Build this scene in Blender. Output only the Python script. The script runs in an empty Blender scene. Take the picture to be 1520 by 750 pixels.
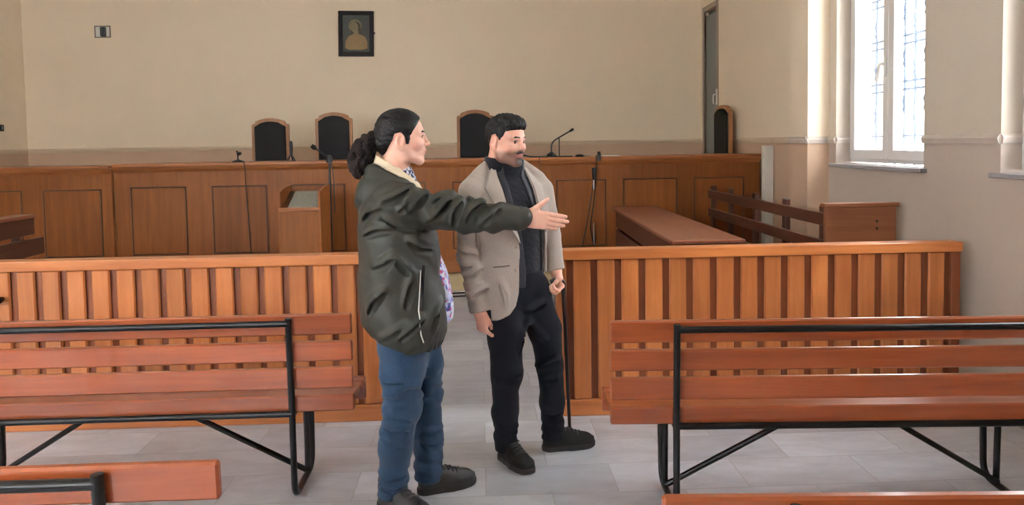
import bpy, bmesh, math, random
import numpy as np
from mathutils import Vector, Matrix
random.seed(7)
S = bpy.context.scene
COL = S.collection
PI = math.pi

# ------------------------------------------------------------------ camera
F_PX, PITCH, YAW, ROLL, CY, CAM_H = 1120.0, 0.05208, 0.04186, 0.01565, 269.6, 1.58
cam_d = bpy.data.cameras.new('camera')
cam = bpy.data.objects.new('camera', cam_d)
COL.objects.link(cam)
cam_d.sensor_width = 36.0
cam_d.lens = 36.0 * F_PX / 1520.0
cam_d.shift_y = -(375.0 - CY) / 1520.0
cam_d.clip_start = 0.05
_F = Vector((math.sin(YAW) * math.cos(PITCH), math.cos(YAW) * math.cos(PITCH), -math.sin(PITCH)))
_R0 = Vector((math.cos(YAW), -math.sin(YAW), 0))
_D0 = _F.cross(_R0)
_R = _R0 * math.cos(ROLL) + _D0 * math.sin(ROLL)
_U = -(_D0 * math.cos(ROLL) - _R0 * math.sin(ROLL))
m3 = Matrix((_R, _U, -_F)).transposed()
cam.matrix_world = Matrix.Translation((0, 0, CAM_H)) @ m3.to_4x4()
S.camera = cam

# ------------------------------------------------------------------ exposure, world, daylight
S.view_settings.view_transform = 'Standard'
S.view_settings.look = 'None'
S.view_settings.exposure = 1.2
S.view_settings.gamma = 1.0
S.view_settings.use_curve_mapping = False
W = bpy.data.worlds.new('sky')
S.world = W
W.use_nodes = True
_bg = W.node_tree.nodes['Background']
_bg.inputs[0].default_value = (0.93, 0.97, 1.0, 1)
WORLD_STRENGTH = 11.0
_bg.inputs[1].default_value = WORLD_STRENGTH
S.cycles.max_bounces = 8
S.cycles.diffuse_bounces = 5
S.cycles.sample_clamp_indirect = 6.0

WIN_R = [(4.81, 6.026), (2.86, 4.08)]      # right wall window openings (y)
WIN_B = [(-5.3, -3.8), (-3.3, -1.8)]                          # rear wall window openings (x)
WIN_L = [(1.0, 2.3), (-1.2, 0.1)]                                        # left wall openings (y)
WZ0, WZ1 = 1.36, 3.35
XR, XL, YB, YF, ZC = 2.894, -6.0, 10.3, -2.0, 4.3


def portal(loc, rot, sx, sy):
    d = bpy.data.lights.new('window_daylight', 'AREA')
    d.shape = 'RECTANGLE'
    d.size, d.size_y = sx, sy
    d.cycles.is_portal = True
    o = bpy.data.objects.new('window_daylight', d)
    o.location = loc
    o.rotation_euler = rot
    COL.objects.link(o)


for a, b in WIN_R:
    portal((XR + 0.36, (a + b) / 2, (WZ0 + WZ1) / 2), (0, PI / 2, 0), WZ1 - WZ0 + .1, b - a + .1)
for a, b in WIN_L:
    portal((XL - 0.36, (a + b) / 2, (WZ0 + WZ1) / 2), (0, -PI / 2, 0), WZ1 - WZ0 + .1, b - a + .1)
for a, b in WIN_B:
    portal(((a + b) / 2, YF - 0.36, (WZ0 + WZ1) / 2), (PI / 2, 0, 0), b - a + .1, WZ1 - WZ0 + .1)


# ------------------------------------------------------------------ materials
def srgb(r, g, b):
    f = lambda c: (c / 255 / 12.92) if c <= 10 else ((c / 255 + 0.055) / 1.055) ** 2.4
    return (f(r), f(g), f(b), 1)


def new_mat(name):
    m = bpy.data.materials.new(name)
    m.use_nodes = True
    nt = m.node_tree
    return m, nt, nt.nodes['Principled BSDF'], nt.links.new


def plain(name, col, rough=0.6, metal=0.0, noise=0.08, nscale=8.0, bump=0.0, bscale=60.0, sheen=0.0, spec=0.5, coat=0.0):
    m, nt, b, L = new_mat(name)
    N = nt.nodes.new
    tc = N('ShaderNodeTexCoord')
    nz = N('ShaderNodeTexNoise')
    nz.inputs['Scale'].default_value = nscale
    nz.inputs['Detail'].default_value = 4
    L(tc.outputs['Object'], nz.inputs['Vector'])
    mr = N('ShaderNodeMapRange')
    mr.inputs['To Min'].default_value = 1 - noise
    mr.inputs['To Max'].default_value = 1 + noise
    L(nz.outputs['Fac'], mr.inputs['Value'])
    mx = N('ShaderNodeVectorMath')
    mx.operation = 'SCALE'
    mx.inputs[0].default_value = col[:3]
    L(mr.outputs['Result'], mx.inputs['Scale'])
    L(mx.outputs['Vector'], b.inputs['Base Color'])
    b.inputs['Roughness'].default_value = rough
    b.inputs['Metallic'].default_value = metal
    b.inputs['Specular IOR Level'].default_value = spec
    b.inputs['Coat Weight'].default_value = coat
    b.inputs['Coat Roughness'].default_value = 0.2
    if sheen:
        b.inputs['Sheen Weight'].default_value = sheen
    if bump:
        n2 = N('ShaderNodeTexNoise')
        n2.inputs['Scale'].default_value = bscale
        n2.inputs['Detail'].default_value = 5
        L(tc.outputs['Object'], n2.inputs['Vector'])
        bp = N('ShaderNodeBump')
        bp.inputs['Strength'].default_value = bump
        bp.inputs['Distance'].default_value = 0.01
        L(n2.outputs['Fac'], bp.inputs['Height'])
        L(bp.outputs['Normal'], b.inputs['Normal'])
    return m


def wood(name, light, dark, axis=0, rough=0.35, coat=0.3, var=0.14, coat_rough=0.15, grain=1.0, spec=0.5):
    m, nt, b, L = new_mat(name)
    N = nt.nodes.new
    tc = N('ShaderNodeTexCoord')
    oi = N('ShaderNodeObjectInfo')
    ge = N('ShaderNodeNewGeometry')
    add = N('ShaderNodeMath'); add.operation = 'ADD'
    L(oi.outputs['Random'], add.inputs[0]); L(ge.outputs['Random Per Island'], add.inputs[1])
    fr = N('ShaderNodeMath'); fr.operation = 'FRACT'
    L(add.outputs[0], fr.inputs[0])
    off = N('ShaderNodeVectorMath'); off.operation = 'SCALE'
    off.inputs[0].default_value = (13.0, 7.0, 17.0)
    L(fr.outputs[0], off.inputs['Scale'])
    va = N('ShaderNodeVectorMath'); va.operation = 'ADD'
    L(tc.outputs['Object'], va.inputs[0]); L(off.outputs['Vector'], va.inputs[1])
    mp = N('ShaderNodeMapping')
    sc = [22.0, 22.0, 22.0]
    sc[axis] = 1.3
    mp.inputs['Scale'].default_value = sc
    L(va.outputs['Vector'], mp.inputs['Vector'])
    nz = N('ShaderNodeTexNoise')
    nz.inputs['Scale'].default_value = 1.0
    nz.inputs['Detail'].default_value = 6
    nz.inputs['Roughness'].default_value = 0.62
    nz.inputs['Distortion'].default_value = 0.6
    L(mp.outputs['Vector'], nz.inputs['Vector'])
    cr = N('ShaderNodeValToRGB')
    e = cr.color_ramp.elements
    mid = 0.5
    e[0].position = mid - 0.22 * grain - 0.02; e[0].color = dark
    e[1].position = mid + 0.18; e[1].color = light
    L(nz.outputs['Fac'], cr.inputs['Fac'])
    # broad blotches along the board
    n2 = N('ShaderNodeTexNoise')
    n2.inputs['Scale'].default_value = 1.7
    n2.inputs['Detail'].default_value = 3
    L(va.outputs['Vector'], n2.inputs['Vector'])
    mr = N('ShaderNodeMapRange')
    mr.inputs['From Min'].default_value = 0.3; mr.inputs['From Max'].default_value = 0.7
    mr.inputs['To Min'].default_value = 0.86; mr.inputs['To Max'].default_value = 1.12
    L(n2.outputs['Fac'], mr.inputs['Value'])
    m2 = N('ShaderNodeMapRange')
    m2.inputs['To Min'].default_value = 1 - var; m2.inputs['To Max'].default_value = 1 + var
    L(fr.outputs[0], m2.inputs['Value'])
    mm = N('ShaderNodeMath'); mm.operation = 'MULTIPLY'
    L(mr.outputs['Result'], mm.inputs[0]); L(m2.outputs['Result'], mm.inputs[1])
    vs = N('ShaderNodeVectorMath'); vs.operation = 'SCALE'
    L(cr.outputs['Color'], vs.inputs[0]); L(mm.outputs[0], vs.inputs['Scale'])
    L(vs.outputs['Vector'], b.inputs['Base Color'])
    b.inputs['Roughness'].default_value = rough
    b.inputs['Coat Weight'].default_value = coat
    b.inputs['Coat Roughness'].default_value = coat_rough
    b.inputs['Specular IOR Level'].default_value = spec
    bp = N('ShaderNodeBump')
    bp.inputs['Strength'].default_value = 0.12
    bp.inputs['Distance'].default_value = 0.004
    L(nz.outputs['Fac'], bp.inputs['Height'])
    L(bp.outputs['Normal'], b.inputs['Normal'])
    return m


def wall_paint(name, upper, lower, split):
    """cream plaster, with a slightly deeper tone under the dado rail"""
    m, nt, b, L = new_mat(name)
    N = nt.nodes.new
    ge = N('ShaderNodeNewGeometry')
    sp = N('ShaderNodeSeparateXYZ')
    L(ge.outputs['Position'], sp.inputs[0])
    gt = N('ShaderNodeMath'); gt.operation = 'GREATER_THAN'
    gt.inputs[1].default_value = split
    L(sp.outputs['Z'], gt.inputs[0])
    mx = N('ShaderNodeMix'); mx.data_type = 'RGBA'
    L(gt.outputs[0], mx.inputs[0])
    mx.inputs[6].default_value = lower; mx.inputs[7].default_value = upper
    nz = N('ShaderNodeTexNoise')
    nz.inputs['Scale'].default_value = 1.4; nz.inputs['Detail'].default_value = 6
    L(ge.outputs['Position'], nz.inputs['Vector'])
    mr = N('ShaderNodeMapRange')
    mr.inputs['To Min'].default_value = 0.93; mr.inputs['To Max'].default_value = 1.07
    L(nz.outputs['Fac'], mr.inputs['Value'])
    vs = N('ShaderNodeVectorMath'); vs.operation = 'SCALE'
    L(mx.outputs[2], vs.inputs[0]); L(mr.outputs['Result'], vs.inputs['Scale'])
    L(vs.outputs['Vector'], b.inputs['Base Color'])
    b.inputs['Roughness'].default_value = 0.62
    b.inputs['Specular IOR Level'].default_value = 0.35
    n2 = N('ShaderNodeTexNoise')
    n2.inputs['Scale'].default_value = 22.0; n2.inputs['Detail'].default_value = 4
    L(ge.outputs['Position'], n2.inputs['Vector'])
    bp = N('ShaderNodeBump'); bp.inputs['Strength'].default_value = 0.08; bp.inputs['Distance'].default_value = 0.01
    L(n2.outputs['Fac'], bp.inputs['Height']); L(bp.outputs['Normal'], b.inputs['Normal'])
    return m


def marble_floor(name):
    m, nt, b, L = new_mat(name)
    N = nt.nodes.new
    ge = N('ShaderNodeNewGeometry')
    br = N('ShaderNodeTexBrick')
    br.offset = 0.5
    br.inputs['Color1'].default_value = (0, 0, 0, 1)
    br.inputs['Color2'].default_value = (1, 1, 1, 1)
    br.inputs['Mortar'].default_value = (0.5, 0.5, 0.5, 1)
    br.inputs['Scale'].default_value = 1.0
    br.inputs['Brick Width'].default_value = 0.6
    br.inputs['Row Height'].default_value = 0.3
    br.inputs['Mortar Size'].default_value = 0.002
    br.inputs['Mortar Smooth'].default_value = 0.1
    L(ge.outputs['Position'], br.inputs['Vector'])
    cr = N('ShaderNodeValToRGB')
    e = cr.color_ramp.elements
    e[0].position = 0; e[0].color = srgb(182, 185, 193)
    e[1].position = 1; e[1].color = srgb(215, 219, 228)
    x = e.new(0.5); x.color = srgb(200, 201, 207)
    L(br.outputs['Color'], cr.inputs['Fac'])
    # veins
    mp = N('ShaderNodeMapping'); mp.inputs['Scale'].default_value = (1.1, 3.2, 1); mp.inputs['Rotation'].default_value = (0, 0, 0.25)
    L(ge.outputs['Position'], mp.inputs['Vector'])
    off = N('ShaderNodeVectorMath'); off.operation = 'MULTIPLY_ADD'
    off.inputs[1].default_value = (9.0, 5.0, 3.0)
    L(br.outputs['Color'], off.inputs[0]); L(mp.outputs['Vector'], off.inputs[2])
    nz = N('ShaderNodeTexNoise'); nz.inputs['Scale'].default_value = 1.5; nz.inputs['Detail'].default_value = 8
    nz.inputs['Roughness'].default_value = 0.65; nz.inputs['Distortion'].default_value = 1.6
    L(off.outputs['Vector'], nz.inputs['Vector'])
    mr = N('ShaderNodeMapRange')
    mr.inputs['From Min'].default_value = 0.3; mr.inputs['From Max'].default_value = 0.62
    mr.inputs['To Min'].default_value = 0.74; mr.inputs['To Max'].default_value = 1.0
    L(nz.outputs['Fac'], mr.inputs['Value'])
    vs = N('ShaderNodeVectorMath'); vs.operation = 'SCALE'
    L(cr.outputs['Color'], vs.inputs[0]); L(mr.outputs['Result'], vs.inputs['Scale'])
    mx = N('ShaderNodeMix'); mx.data_type = 'RGBA'
    L(br.outputs['Fac'], mx.inputs[0]); L(vs.outputs['Vector'], mx.inputs[6])
    mx.inputs[7].default_value = srgb(158, 156, 155)
    L(mx.outputs[2], b.inputs['Base Color'])
    b.inputs['Roughness'].default_value = 0.32
    b.inputs['Specular IOR Level'].default_value = 0.45
    return m


M = {}
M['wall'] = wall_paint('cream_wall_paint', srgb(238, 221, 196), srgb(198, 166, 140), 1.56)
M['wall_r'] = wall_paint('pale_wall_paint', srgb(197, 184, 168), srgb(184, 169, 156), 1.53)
M['ceiling'] = plain('white_ceiling_paint', srgb(226, 220, 206), 0.8)
M['floor'] = marble_floor('grey_marble_tiles')
M['marble'] = plain('sill_marble', srgb(150, 146, 146), 0.35, noise=0.2, nscale=14)
M['riser'] = plain('cream_stone_riser', srgb(198, 176, 134), 0.5, noise=0.12)
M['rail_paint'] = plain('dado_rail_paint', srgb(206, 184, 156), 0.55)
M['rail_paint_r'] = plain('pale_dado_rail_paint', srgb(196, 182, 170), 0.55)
M['white_pvc'] = plain('white_window_pvc', srgb(226, 222, 220), 0.35, noise=0.02)
M['iron'] = plain('grey_iron', srgb(88, 98, 112), 0.5, noise=0.1)
M['door_grey'] = plain('grey_green_door_paint', srgb(122, 126, 122), 0.5)
M['door_frame'] = plain('door_lining_paint', srgb(150, 134, 118), 0.5)
M['black'] = plain('black_plastic', srgb(22, 22, 24), 0.4, noise=0.1)
M['black_metal'] = plain('black_enamelled_tube', srgb(9, 8, 12), 0.3, noise=0.1, spec=0.4)
M['chrome'] = plain('chrome', srgb(190, 190, 192), 0.25, metal=1.0)
M['white'] = plain('white_plastic', srgb(225, 222, 214), 0.45)
M['paper'] = plain('white_paper', srgb(232, 228, 220), 0.8)
RL, RD = srgb(195, 120, 66), srgb(169, 94, 47)
M['rail_v'] = wood('barrier_wood_upright', RL, RD, 2, 0.36, 0.2)
M['rail_h'] = wood('barrier_wood_along', srgb(206, 128, 70), srgb(176, 98, 50), 0, 0.36, 0.2)
M['rail_dark'] = wood('barrier_groove_wood', srgb(136, 74, 40), srgb(110, 56, 30), 2, 0.45, 0.1)
BL, BD = srgb(162, 82, 43), srgb(128, 57, 27)
M['pew'] = wood('varnished_pew_wood', BL, BD, 0, 0.28, 0.6, coat_rough=0.13)
M['pew_y'] = wood('varnished_pew_wood_across', BL, BD, 1, 0.3, 0.5, coat_rough=0.22)
DL, DD = srgb(136, 80, 34), srgb(115, 64, 26)
M['desk_v'] = wood('desk_wood_upright', DL, DD, 2, 0.5, 0.06, spec=.3)
M['desk_h'] = wood('desk_wood_along', srgb(158, 97, 54), srgb(132, 77, 40), 0, 0.4, 0.12, spec=.35)
M['desk_mould'] = wood('desk_dark_moulding', srgb(90, 50, 24), srgb(72, 38, 18), 0, 0.45, 0.1)
M['dark_y'] = wood('dark_bench_wood', srgb(92, 52, 34), srgb(64, 34, 24), 1, 0.45, 0.15)
M['dark_z'] = wood('dark_bench_post_wood', srgb(84, 46, 30), srgb(58, 30, 22), 2, 0.45, 0.15)
M['table_y'] = wood('table_top_wood', srgb(140, 84, 58), srgb(112, 62, 44), 1, 0.35, 0.3)
M['end_panel'] = wood('pew_end_wood', srgb(150, 94, 60), srgb(124, 72, 44), 0, 0.45, 0.1)
M['chair_wood'] = wood('chair_frame_wood', srgb(166, 116, 76), srgb(138, 90, 56), 2, 0.5, 0.05, spec=.3)
M['leather'] = plain('black_leather', srgb(10, 10, 13), 0.6, noise=0.15, bump=0.1, bscale=90, spec=0.25)


# ------------------------------------------------------------------ mesh helpers
class MB:
    """collects shapes, then links them as ONE mesh object"""

    def __init__(self):
        self.bm = bmesh.new()

    def box(self, x0, x1, y0, y1, z0, z1, bev=0.0, seg=1):
        r = bmesh.ops.create_cube(self.bm, size=1.0)
        vs = r['verts']
        for v in vs:
            v.co = Vector((x0 + (v.co.x + .5) * (x1 - x0), y0 + (v.co.y + .5) * (y1 - y0), z0 + (v.co.z + .5) * (z1 - z0)))
        if bev:
            es = list({e for v in vs for e in v.link_edges})
            bmesh.ops.bevel(self.bm, geom=es, offset=bev, segments=seg, affect='EDGES', profile=0.6)
        return self

    def obox(self, c, size, rot, bev=0.0):
        """oriented box: centre, size, Euler or Matrix"""
        R = rot if isinstance(rot, Matrix) else Matrix.Rotation(rot[2], 3, 'Z') @ Matrix.Rotation(rot[1], 3, 'Y') @ Matrix.Rotation(rot[0], 3, 'X')
        r = bmesh.ops.create_cube(self.bm, size=1.0)
        vs = r['verts']
        for v in vs:
            v.co = Vector(c) + R @ Vector((v.co.x * size[0], v.co.y * size[1], v.co.z * size[2]))
        if bev:
            es = list({e for v in vs for e in v.link_edges})
            bmesh.ops.bevel(self.bm, geom=es, offset=bev, segments=1, affect='EDGES')
        return self

    def tube(self, pts, r, seg=10, bend=0.0, bseg=5, cap=True, radii=None):
        P = [Vector(p) for p in pts]
        if bend:
            Q = [P[0]]
            for a, b, c in zip(P, P[1:], P[2:]):
                d1, d2 = (a - b), (c - b)
                l = min(bend, d1.length * .48, d2.length * .48)
                s, t = b + d1.normalized() * l, b + d2.normalized() * l
                for k in range(bseg + 1):
                    u = k / bseg
                    Q.append(s * (1 - u) ** 2 + b * 2 * u * (1 - u) + t * u * u)
            Q.append(P[-1])
            P = Q
        n = len(P)
        rs = radii if radii else [r] * n
        tang = []
        for i in range(n):
            d = P[min(i + 1, n - 1)] - P[max(i - 1, 0)]
            tang.append(d.normalized() if d.length > 1e-9 else Vector((0, 0, 1)))
        up = Vector((0, 0, 1)) if abs(tang[0].z) < .9 else Vector((1, 0, 0))
        nx = tang[0].cross(up).normalized()
        rings = []
        for i in range(n):
            nx = (nx - tang[i] * nx.dot(tang[i])).normalized()
            ny = tang[i].cross(nx)
            rings.append([self.bm.verts.new(P[i] + (nx * math.cos(2 * PI * k / seg) + ny * math.sin(2 * PI * k / seg)) * rs[i]) for k in range(seg)])
        for a, b in zip(rings, rings[1:]):
            for k in range(seg):
                self.bm.faces.new((a[k], a[(k + 1) % seg], b[(k + 1) % seg], b[k]))
        if cap:
            self.bm.faces.new(list(reversed(rings[0])))
            self.bm.faces.new(rings[-1])
        return self

    def lathe(self, prof, c=(0, 0, 0), seg=20, axis='Z'):
        rings = []
        c = Vector(c)
        for r, h in prof:
            ring = []
            for k in range(seg):
                a = 2 * PI * k / seg
                x, y = r * math.cos(a), r * math.sin(a)
                p = {'Z': (x, y, h), 'Y': (x, h, y), 'X': (h, x, y)}[axis]
                ring.append(self.bm.verts.new(c + Vector(p)))
            rings.append(ring)
        for a, b in zip(rings, rings[1:]):
            for k in range(seg):
                self.bm.faces.new((a[k], a[(k + 1) % seg], b[(k + 1) % seg], b[k]))
        self.bm.faces.new(rings[0]); self.bm.faces.new(rings[-1])
        return self

    def prism(self, poly, d0, d1, axis='Y', bev=0.0):
        """polygon in the two other axes, extruded along axis from d0 to d1"""
        def co(p, d):
            return {'Y': (p[0], d, p[1]), 'X': (d, p[0], p[1]), 'Z': (p[0], p[1], d)}[axis]
        a = [self.bm.verts.new(co(p, d0)) for p in poly]
        b = [self.bm.verts.new(co(p, d1)) for p in poly]
        n = len(poly)
        self.bm.faces.new(a); self.bm.faces.new(list(reversed(b)))
        for k in range(n):
            self.bm.faces.new((a[k], b[k], b[(k + 1) % n], a[(k + 1) % n]))
        if bev:
            es = list({e for v in a + b for e in v.link_edges})
            bmesh.ops.bevel(self.bm, geom=es, offset=bev, segments=1, affect='EDGES')
        return self

    def build(self, name, mat, parent=None, smooth=False, origin=None):
        bmesh.ops.recalc_face_normals(self.bm, faces=self.bm.faces[:])
        me = bpy.data.meshes.new(name)
        self.bm.to_mesh(me)
        self.bm.free()
        if origin is not None:
            me.transform(Matrix.Translation(-Vector(origin)))
        me.materials.append(mat)
        o = bpy.data.objects.new(name, me)
        if origin is not None:
            o.location = origin
        COL.objects.link(o)
        if parent:
            o.parent = parent
        if smooth:
            for p in me.polygons:
                p.use_smooth = True
            try:
                me.set_sharp_from_angle(angle=math.radians(40))
            except Exception:
                pass
        return o


def thing(name, label, cat, loc=(0, 0, 0), rz=0.0, group=None):
    o = bpy.data.objects.new(name, None)
    o.empty_display_size = 0.1
    COL.objects.link(o)
    o.location = loc
    o.rotation_euler = (0, 0, rz)
    return tag(o, label, cat, group)


def tag(o, label, cat, group=None):
    o['label'] = label
    o['category'] = cat
    if group:
        o['group'] = group
    return o


def struct(o):
    o['kind'] = 'structure'
    return o


def kids(o):
    return [c for c in bpy.data.objects if c.parent == o]


def dup(root, loc, rz=0.0, label=None, group=None, scale=None):
    r = root.copy()
    COL.objects.link(r)
    r.location = loc
    r.rotation_euler = (0, 0, rz)
    if scale:
        r.scale = scale
    if label:
        r['label'] = label
    if group:
        r['group'] = group
    for ch in kids(root):
        c = ch.copy(); COL.objects.link(c); c.parent = r
        for g in kids(ch):
            d = g.copy(); COL.objects.link(d); d.parent = c
    return r

# ================================================================== THE ROOM
T = 0.36
struct(MB().box(XL - T, 3.05 + T, YF - T, YB + T, -0.2, 0.0).build('floor', M['floor']))
struct(MB().box(XL - T, 3.05 + T, YF - T, YB + T, ZC, ZC + 0.2).build('ceiling', M['ceiling']))
struct(MB().box(XL - T, 3.05 + T, YB, YB + T, 0, ZC).build('wall_back', M['wall']))


def pierced(name, mat, along, a0, a1, n0, n1, holes, z1=ZC):
    """wall running along an axis with window holes, as one mesh of boxes"""
    mb = MB()
    def bx(s, e, za, zb):
        if along == 'Y':
            mb.box(n0, n1, s, e, za, zb)
        else:
            mb.box(s, e, n0, n1, za, zb)
    cur = a0
    for h0, h1 in sorted(holes):
        bx(cur, h0, 0, z1)
        bx(h0, h1, 0, WZ0 - .02)
        bx(h0, h1, WZ1, z1)
        cur = h1
    bx(cur, a1, 0, z1)
    bmesh.ops.remove_doubles(mb.bm, verts=mb.bm.verts[:], dist=1e-5)
    return struct(mb.build(name, mat))


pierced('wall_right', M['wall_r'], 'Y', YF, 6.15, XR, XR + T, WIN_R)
pierced('wall_left', M['wall'], 'Y', YF - T, YB, XL - T, XL, WIN_L)
pierced('wall_front', M['wall'], 'X', XL - T, 3.05 + T, YF - T, YF, WIN_B)
# pilaster and the set-back far part of the right wall, with its door opening
struct(MB().box(2.713, 3.05 + T, 6.15, 6.50, 0, ZC).build('wall_right_pilaster', M['wall']))
XF = 3.05
DY0, DY1, DZ = 9.60, 10.12, 3.28
mb = MB()
mb.box(XF, XF + T, 6.50, DY0, 0, ZC).box(XF, XF + T, DY1, YB, 0, ZC).box(XF, XF + T, DY0, DY1, DZ, ZC)
struct(mb.build('wall_right_far', M['wall']))

# dado rails (a rounded moulding)
def rail_prof(d=0.022, z=1.53):
    return [(0, z), (0.012, z), (0.016, z + .012), (d * .8, z + .018), (d, z + .032), (d * .7, z + .044), (0.008, z + .05), (0, z + .056)]


def rail_x(name, x0, x1, y, mat, s=-1):
    mb = MB(); mb.prism([(y + s * a, b) for a, b in rail_prof()], x0, x1, 'X')
    return struct(mb.build(name, mat))


def rail_y(name, y0, y1, x, mat, s=-1, d=0.022):
    mb = MB(); mb.prism([(x + s * a, b) for a, b in rail_prof(d)], y0, y1, 'Y')
    return struct(mb.build(name, mat))


rail_x('trim_1', XL, XF, YB, M['rail_paint'])
rail_y('trim_2', YF, YB, XL, M['rail_paint'], 1)
rail_y('trim_3', 6.50, DY0 - .08, XF, M['rail_paint'])
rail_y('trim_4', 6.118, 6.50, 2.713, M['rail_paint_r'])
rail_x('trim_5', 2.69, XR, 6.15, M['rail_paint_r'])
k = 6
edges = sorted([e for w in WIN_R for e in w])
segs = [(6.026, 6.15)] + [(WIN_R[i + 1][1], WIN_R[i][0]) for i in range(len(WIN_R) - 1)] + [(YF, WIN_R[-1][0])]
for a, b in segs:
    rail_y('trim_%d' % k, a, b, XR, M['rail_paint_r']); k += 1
for a, b in WIN_R:                                   # the rail returns along each window reveal
    rail_x('trim_%d' % k, XR, XR + .12, b, M['rail_paint_r']); k += 1
struct(MB().box(XR - .015, XR, YF, 6.15, 0, 0.085, .003).build('baseboard_right', M['marble']))
struct(MB().box(XL, XL + .015, YF, YB, 0, 0.085, .003).build('baseboard_left', M['marble']))


# windows -----------------------------------------------------------------
def pane_material():
    m, nt, b, L = new_mat('window_glass')
    b.inputs['Base Color'].default_value = (0.96, 0.98, 1.0, 1)
    b.inputs['Roughness'].default_value = 0.0
    b.inputs['Transmission Weight'].default_value = 1.0
    b.inputs['IOR'].default_value = 1.02
    b.inputs['Specular IOR Level'].default_value = 0.3
    return m


M['pane'] = pane_material()


def window(idx, A, B, place, grille=True):
    """window in the plane n = const; place(a, n, z) -> world box; a runs along the wall, n outward"""
    fo = MB()
    def bx(mb, a0, a1, n0, n1, z0, z1, bev=0.004):
        (x0, y0), (x1, y1) = place(a0, n0), place(a1, n1)
        mb.box(min(x0, x1), max(x0, x1), min(y0, y1), max(y0, y1), z0, z1, bev)
    z0, z1 = WZ0 + .02, WZ1
    fw, sw = 0.055, 0.072
    n0, n1 = 0.12, 0.19
    bx(fo, A, A + fw, n0, n1, z0, z1); bx(fo, B - fw, B, n0, n1, z0, z1)
    bx(fo, A + fw, B - fw, n0, n1, z0, z0 + fw * .8); bx(fo, A + fw, B - fw, n0, n1, z1 - fw, z1)
    win = fo.build('window_%d' % idx, M['white_pvc'])
    struct(win)
    mid = (A + B) / 2
    for s, (a0, a1) in enumerate(((A + fw * .7, mid + .004), (mid + .006, B - fw * .7))):
        sm = MB()
        zz0, zz1 = z0 + fw * .5, z1 - fw * .7
        m0, m1 = 0.095, 0.165
        bx(sm, a0, a0 + sw, m0, m1, zz0, zz1); bx(sm, a1 - sw, a1, m0, m1, zz0, zz1)
        bx(sm, a0 + sw, a1 - sw, m0, m1, zz0, zz0 + sw); bx(sm, a0 + sw, a1 - sw, m0, m1, zz1 - sw, zz1)
        so = sm.build('window_sash', M['white_pvc'], win)
        pm = MB(); bx(pm, a0 + sw - .01, a1 - sw + .01, 0.128, 0.134, zz0 + sw - .01, zz1 - sw + .01, 0)
        pm.build('window_pane', M['pane'], so)
        if s == 1:
            hm = MB()
            ha = mid + .006 + sw * .5
            bx(hm, ha - .014, ha + .014, m0 - .012, m0, 2.02, 2.16, .004)
            bx(hm, ha - .010, ha + .010, m0 - .045, m0 - .010, 2.10, 2.125, .004)
            p0 = place(ha, m0 - .045); p1 = place(ha + .03, m0 - .05)
            hm.tube([(p0[0], p0[1], 2.12), (p1[0], p1[1], 1.985)], .011)
            hm.build('window_handle', M['white'], so)
    sl = MB()
    bx(sl, A - .04, B + .04, -0.045, 0.16, WZ0 - .02, WZ0 + .008, .004)
    sl.build('window_sill', M['marble'], win)
    if grille:
        g = MB()
        na = 0.30
        n = 9
        for i in range(n):
            a = A + (B - A) * (i + .5) / n
            p = place(a, na)
            g.tube([(p[0], p[1], z0 - .02), (p[0], p[1], z1)], .011, 6)
            for zc in (1.78, 2.12, 2.46, 2.8):       # beaten leaf-like swellings on the bars
                zz = zc + (.05 if i % 2 else -.03)
                g.lathe([(.006, zz - .09), (.024, zz - .05), (.016, zz - .02), (.026, zz + .02), (.016, zz + .05), (.006, zz + .09)], (p[0], p[1], 0), 6)
        for zc in (1.58, 1.93, 1.99, 2.27, 2.33, 2.6, 2.66, 2.95, 3.01):
            p, q = place(A - .01, na), place(B + .01, na)
            g.tube([(p[0], p[1], zc), (q[0], q[1], zc)], .010, 6)
        g.build('window_grille', M['iron'], win)
    return win


i = 1
for a, b in WIN_R:
    window(i, a, b, lambda A_, n: (XR + n, A_), grille=(i <= 2)); i += 1
for a, b in WIN_B:
    window(i, a, b, lambda A_, n: (A_, YF - n), grille=False); i += 1
for a, b in WIN_L:
    window(i, a, b, lambda A_, n: (XL - n, A_), grille=False); i += 1

# door at the far end of the right wall -------------------------------------
mb = MB()
mb.box(XF - .012, XF + .02, DY0 - .07, DY0, 0, DZ + .07, .004).box(XF - .012, XF + .02, DY1, DY1 + .07, 0, DZ + .07, .004)
mb.box(XF - .012, XF + .02, DY0, DY1, DZ, DZ + .07, .004)
dr = struct(mb.build('door_1', M['door_frame']))
lf = MB().box(XF + .012, XF + .05, DY0 + .022, DY1 - .004, 0.02, DZ - .06, .003).build('door_leaf', M['door_grey'], dr)
MB().box(XF + .055, XF + .075, DY0, DY1, 0.0, DZ, 0).build('door_gap_shade', M['black'], dr)  # added black sheet: darkens the gap and blocks sky light behind the leaf
hd = MB().box(XF - .006, XF + .012, DY0 + .024, DY0 + .07, 2.06, 2.18, .004).build('door_latch', M['black'], lf)
hd = MB()
hd.box(XF - .022, XF - .012, DY0 - .055, DY0 - .015, 2.02, 2.22, .003)
hd.tube([(XF - .022, DY0 - .035, 2.15), (XF - .06, DY0 - .035, 2.15), (XF - .06, DY0 - .035, 2.03)], .009, 8, .02)
hd.build('door_handle', M['white'], dr)

# judges' platform: a stone step and the raised boards behind the desk
struct(MB().box(XL, XF, 8.03, YB, 0, 0.205, .004).build('floor_step', M['riser']))
struct(MB().box(XL, XF, 8.35, YB, 0.205, 0.60, .004).build('floor_platform', M['riser']))
struct(MB().box(2.95, 3.04, 7.70, 7.80, 0, 1.505, .004).build('trim_%d' % k, M['white']))


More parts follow.
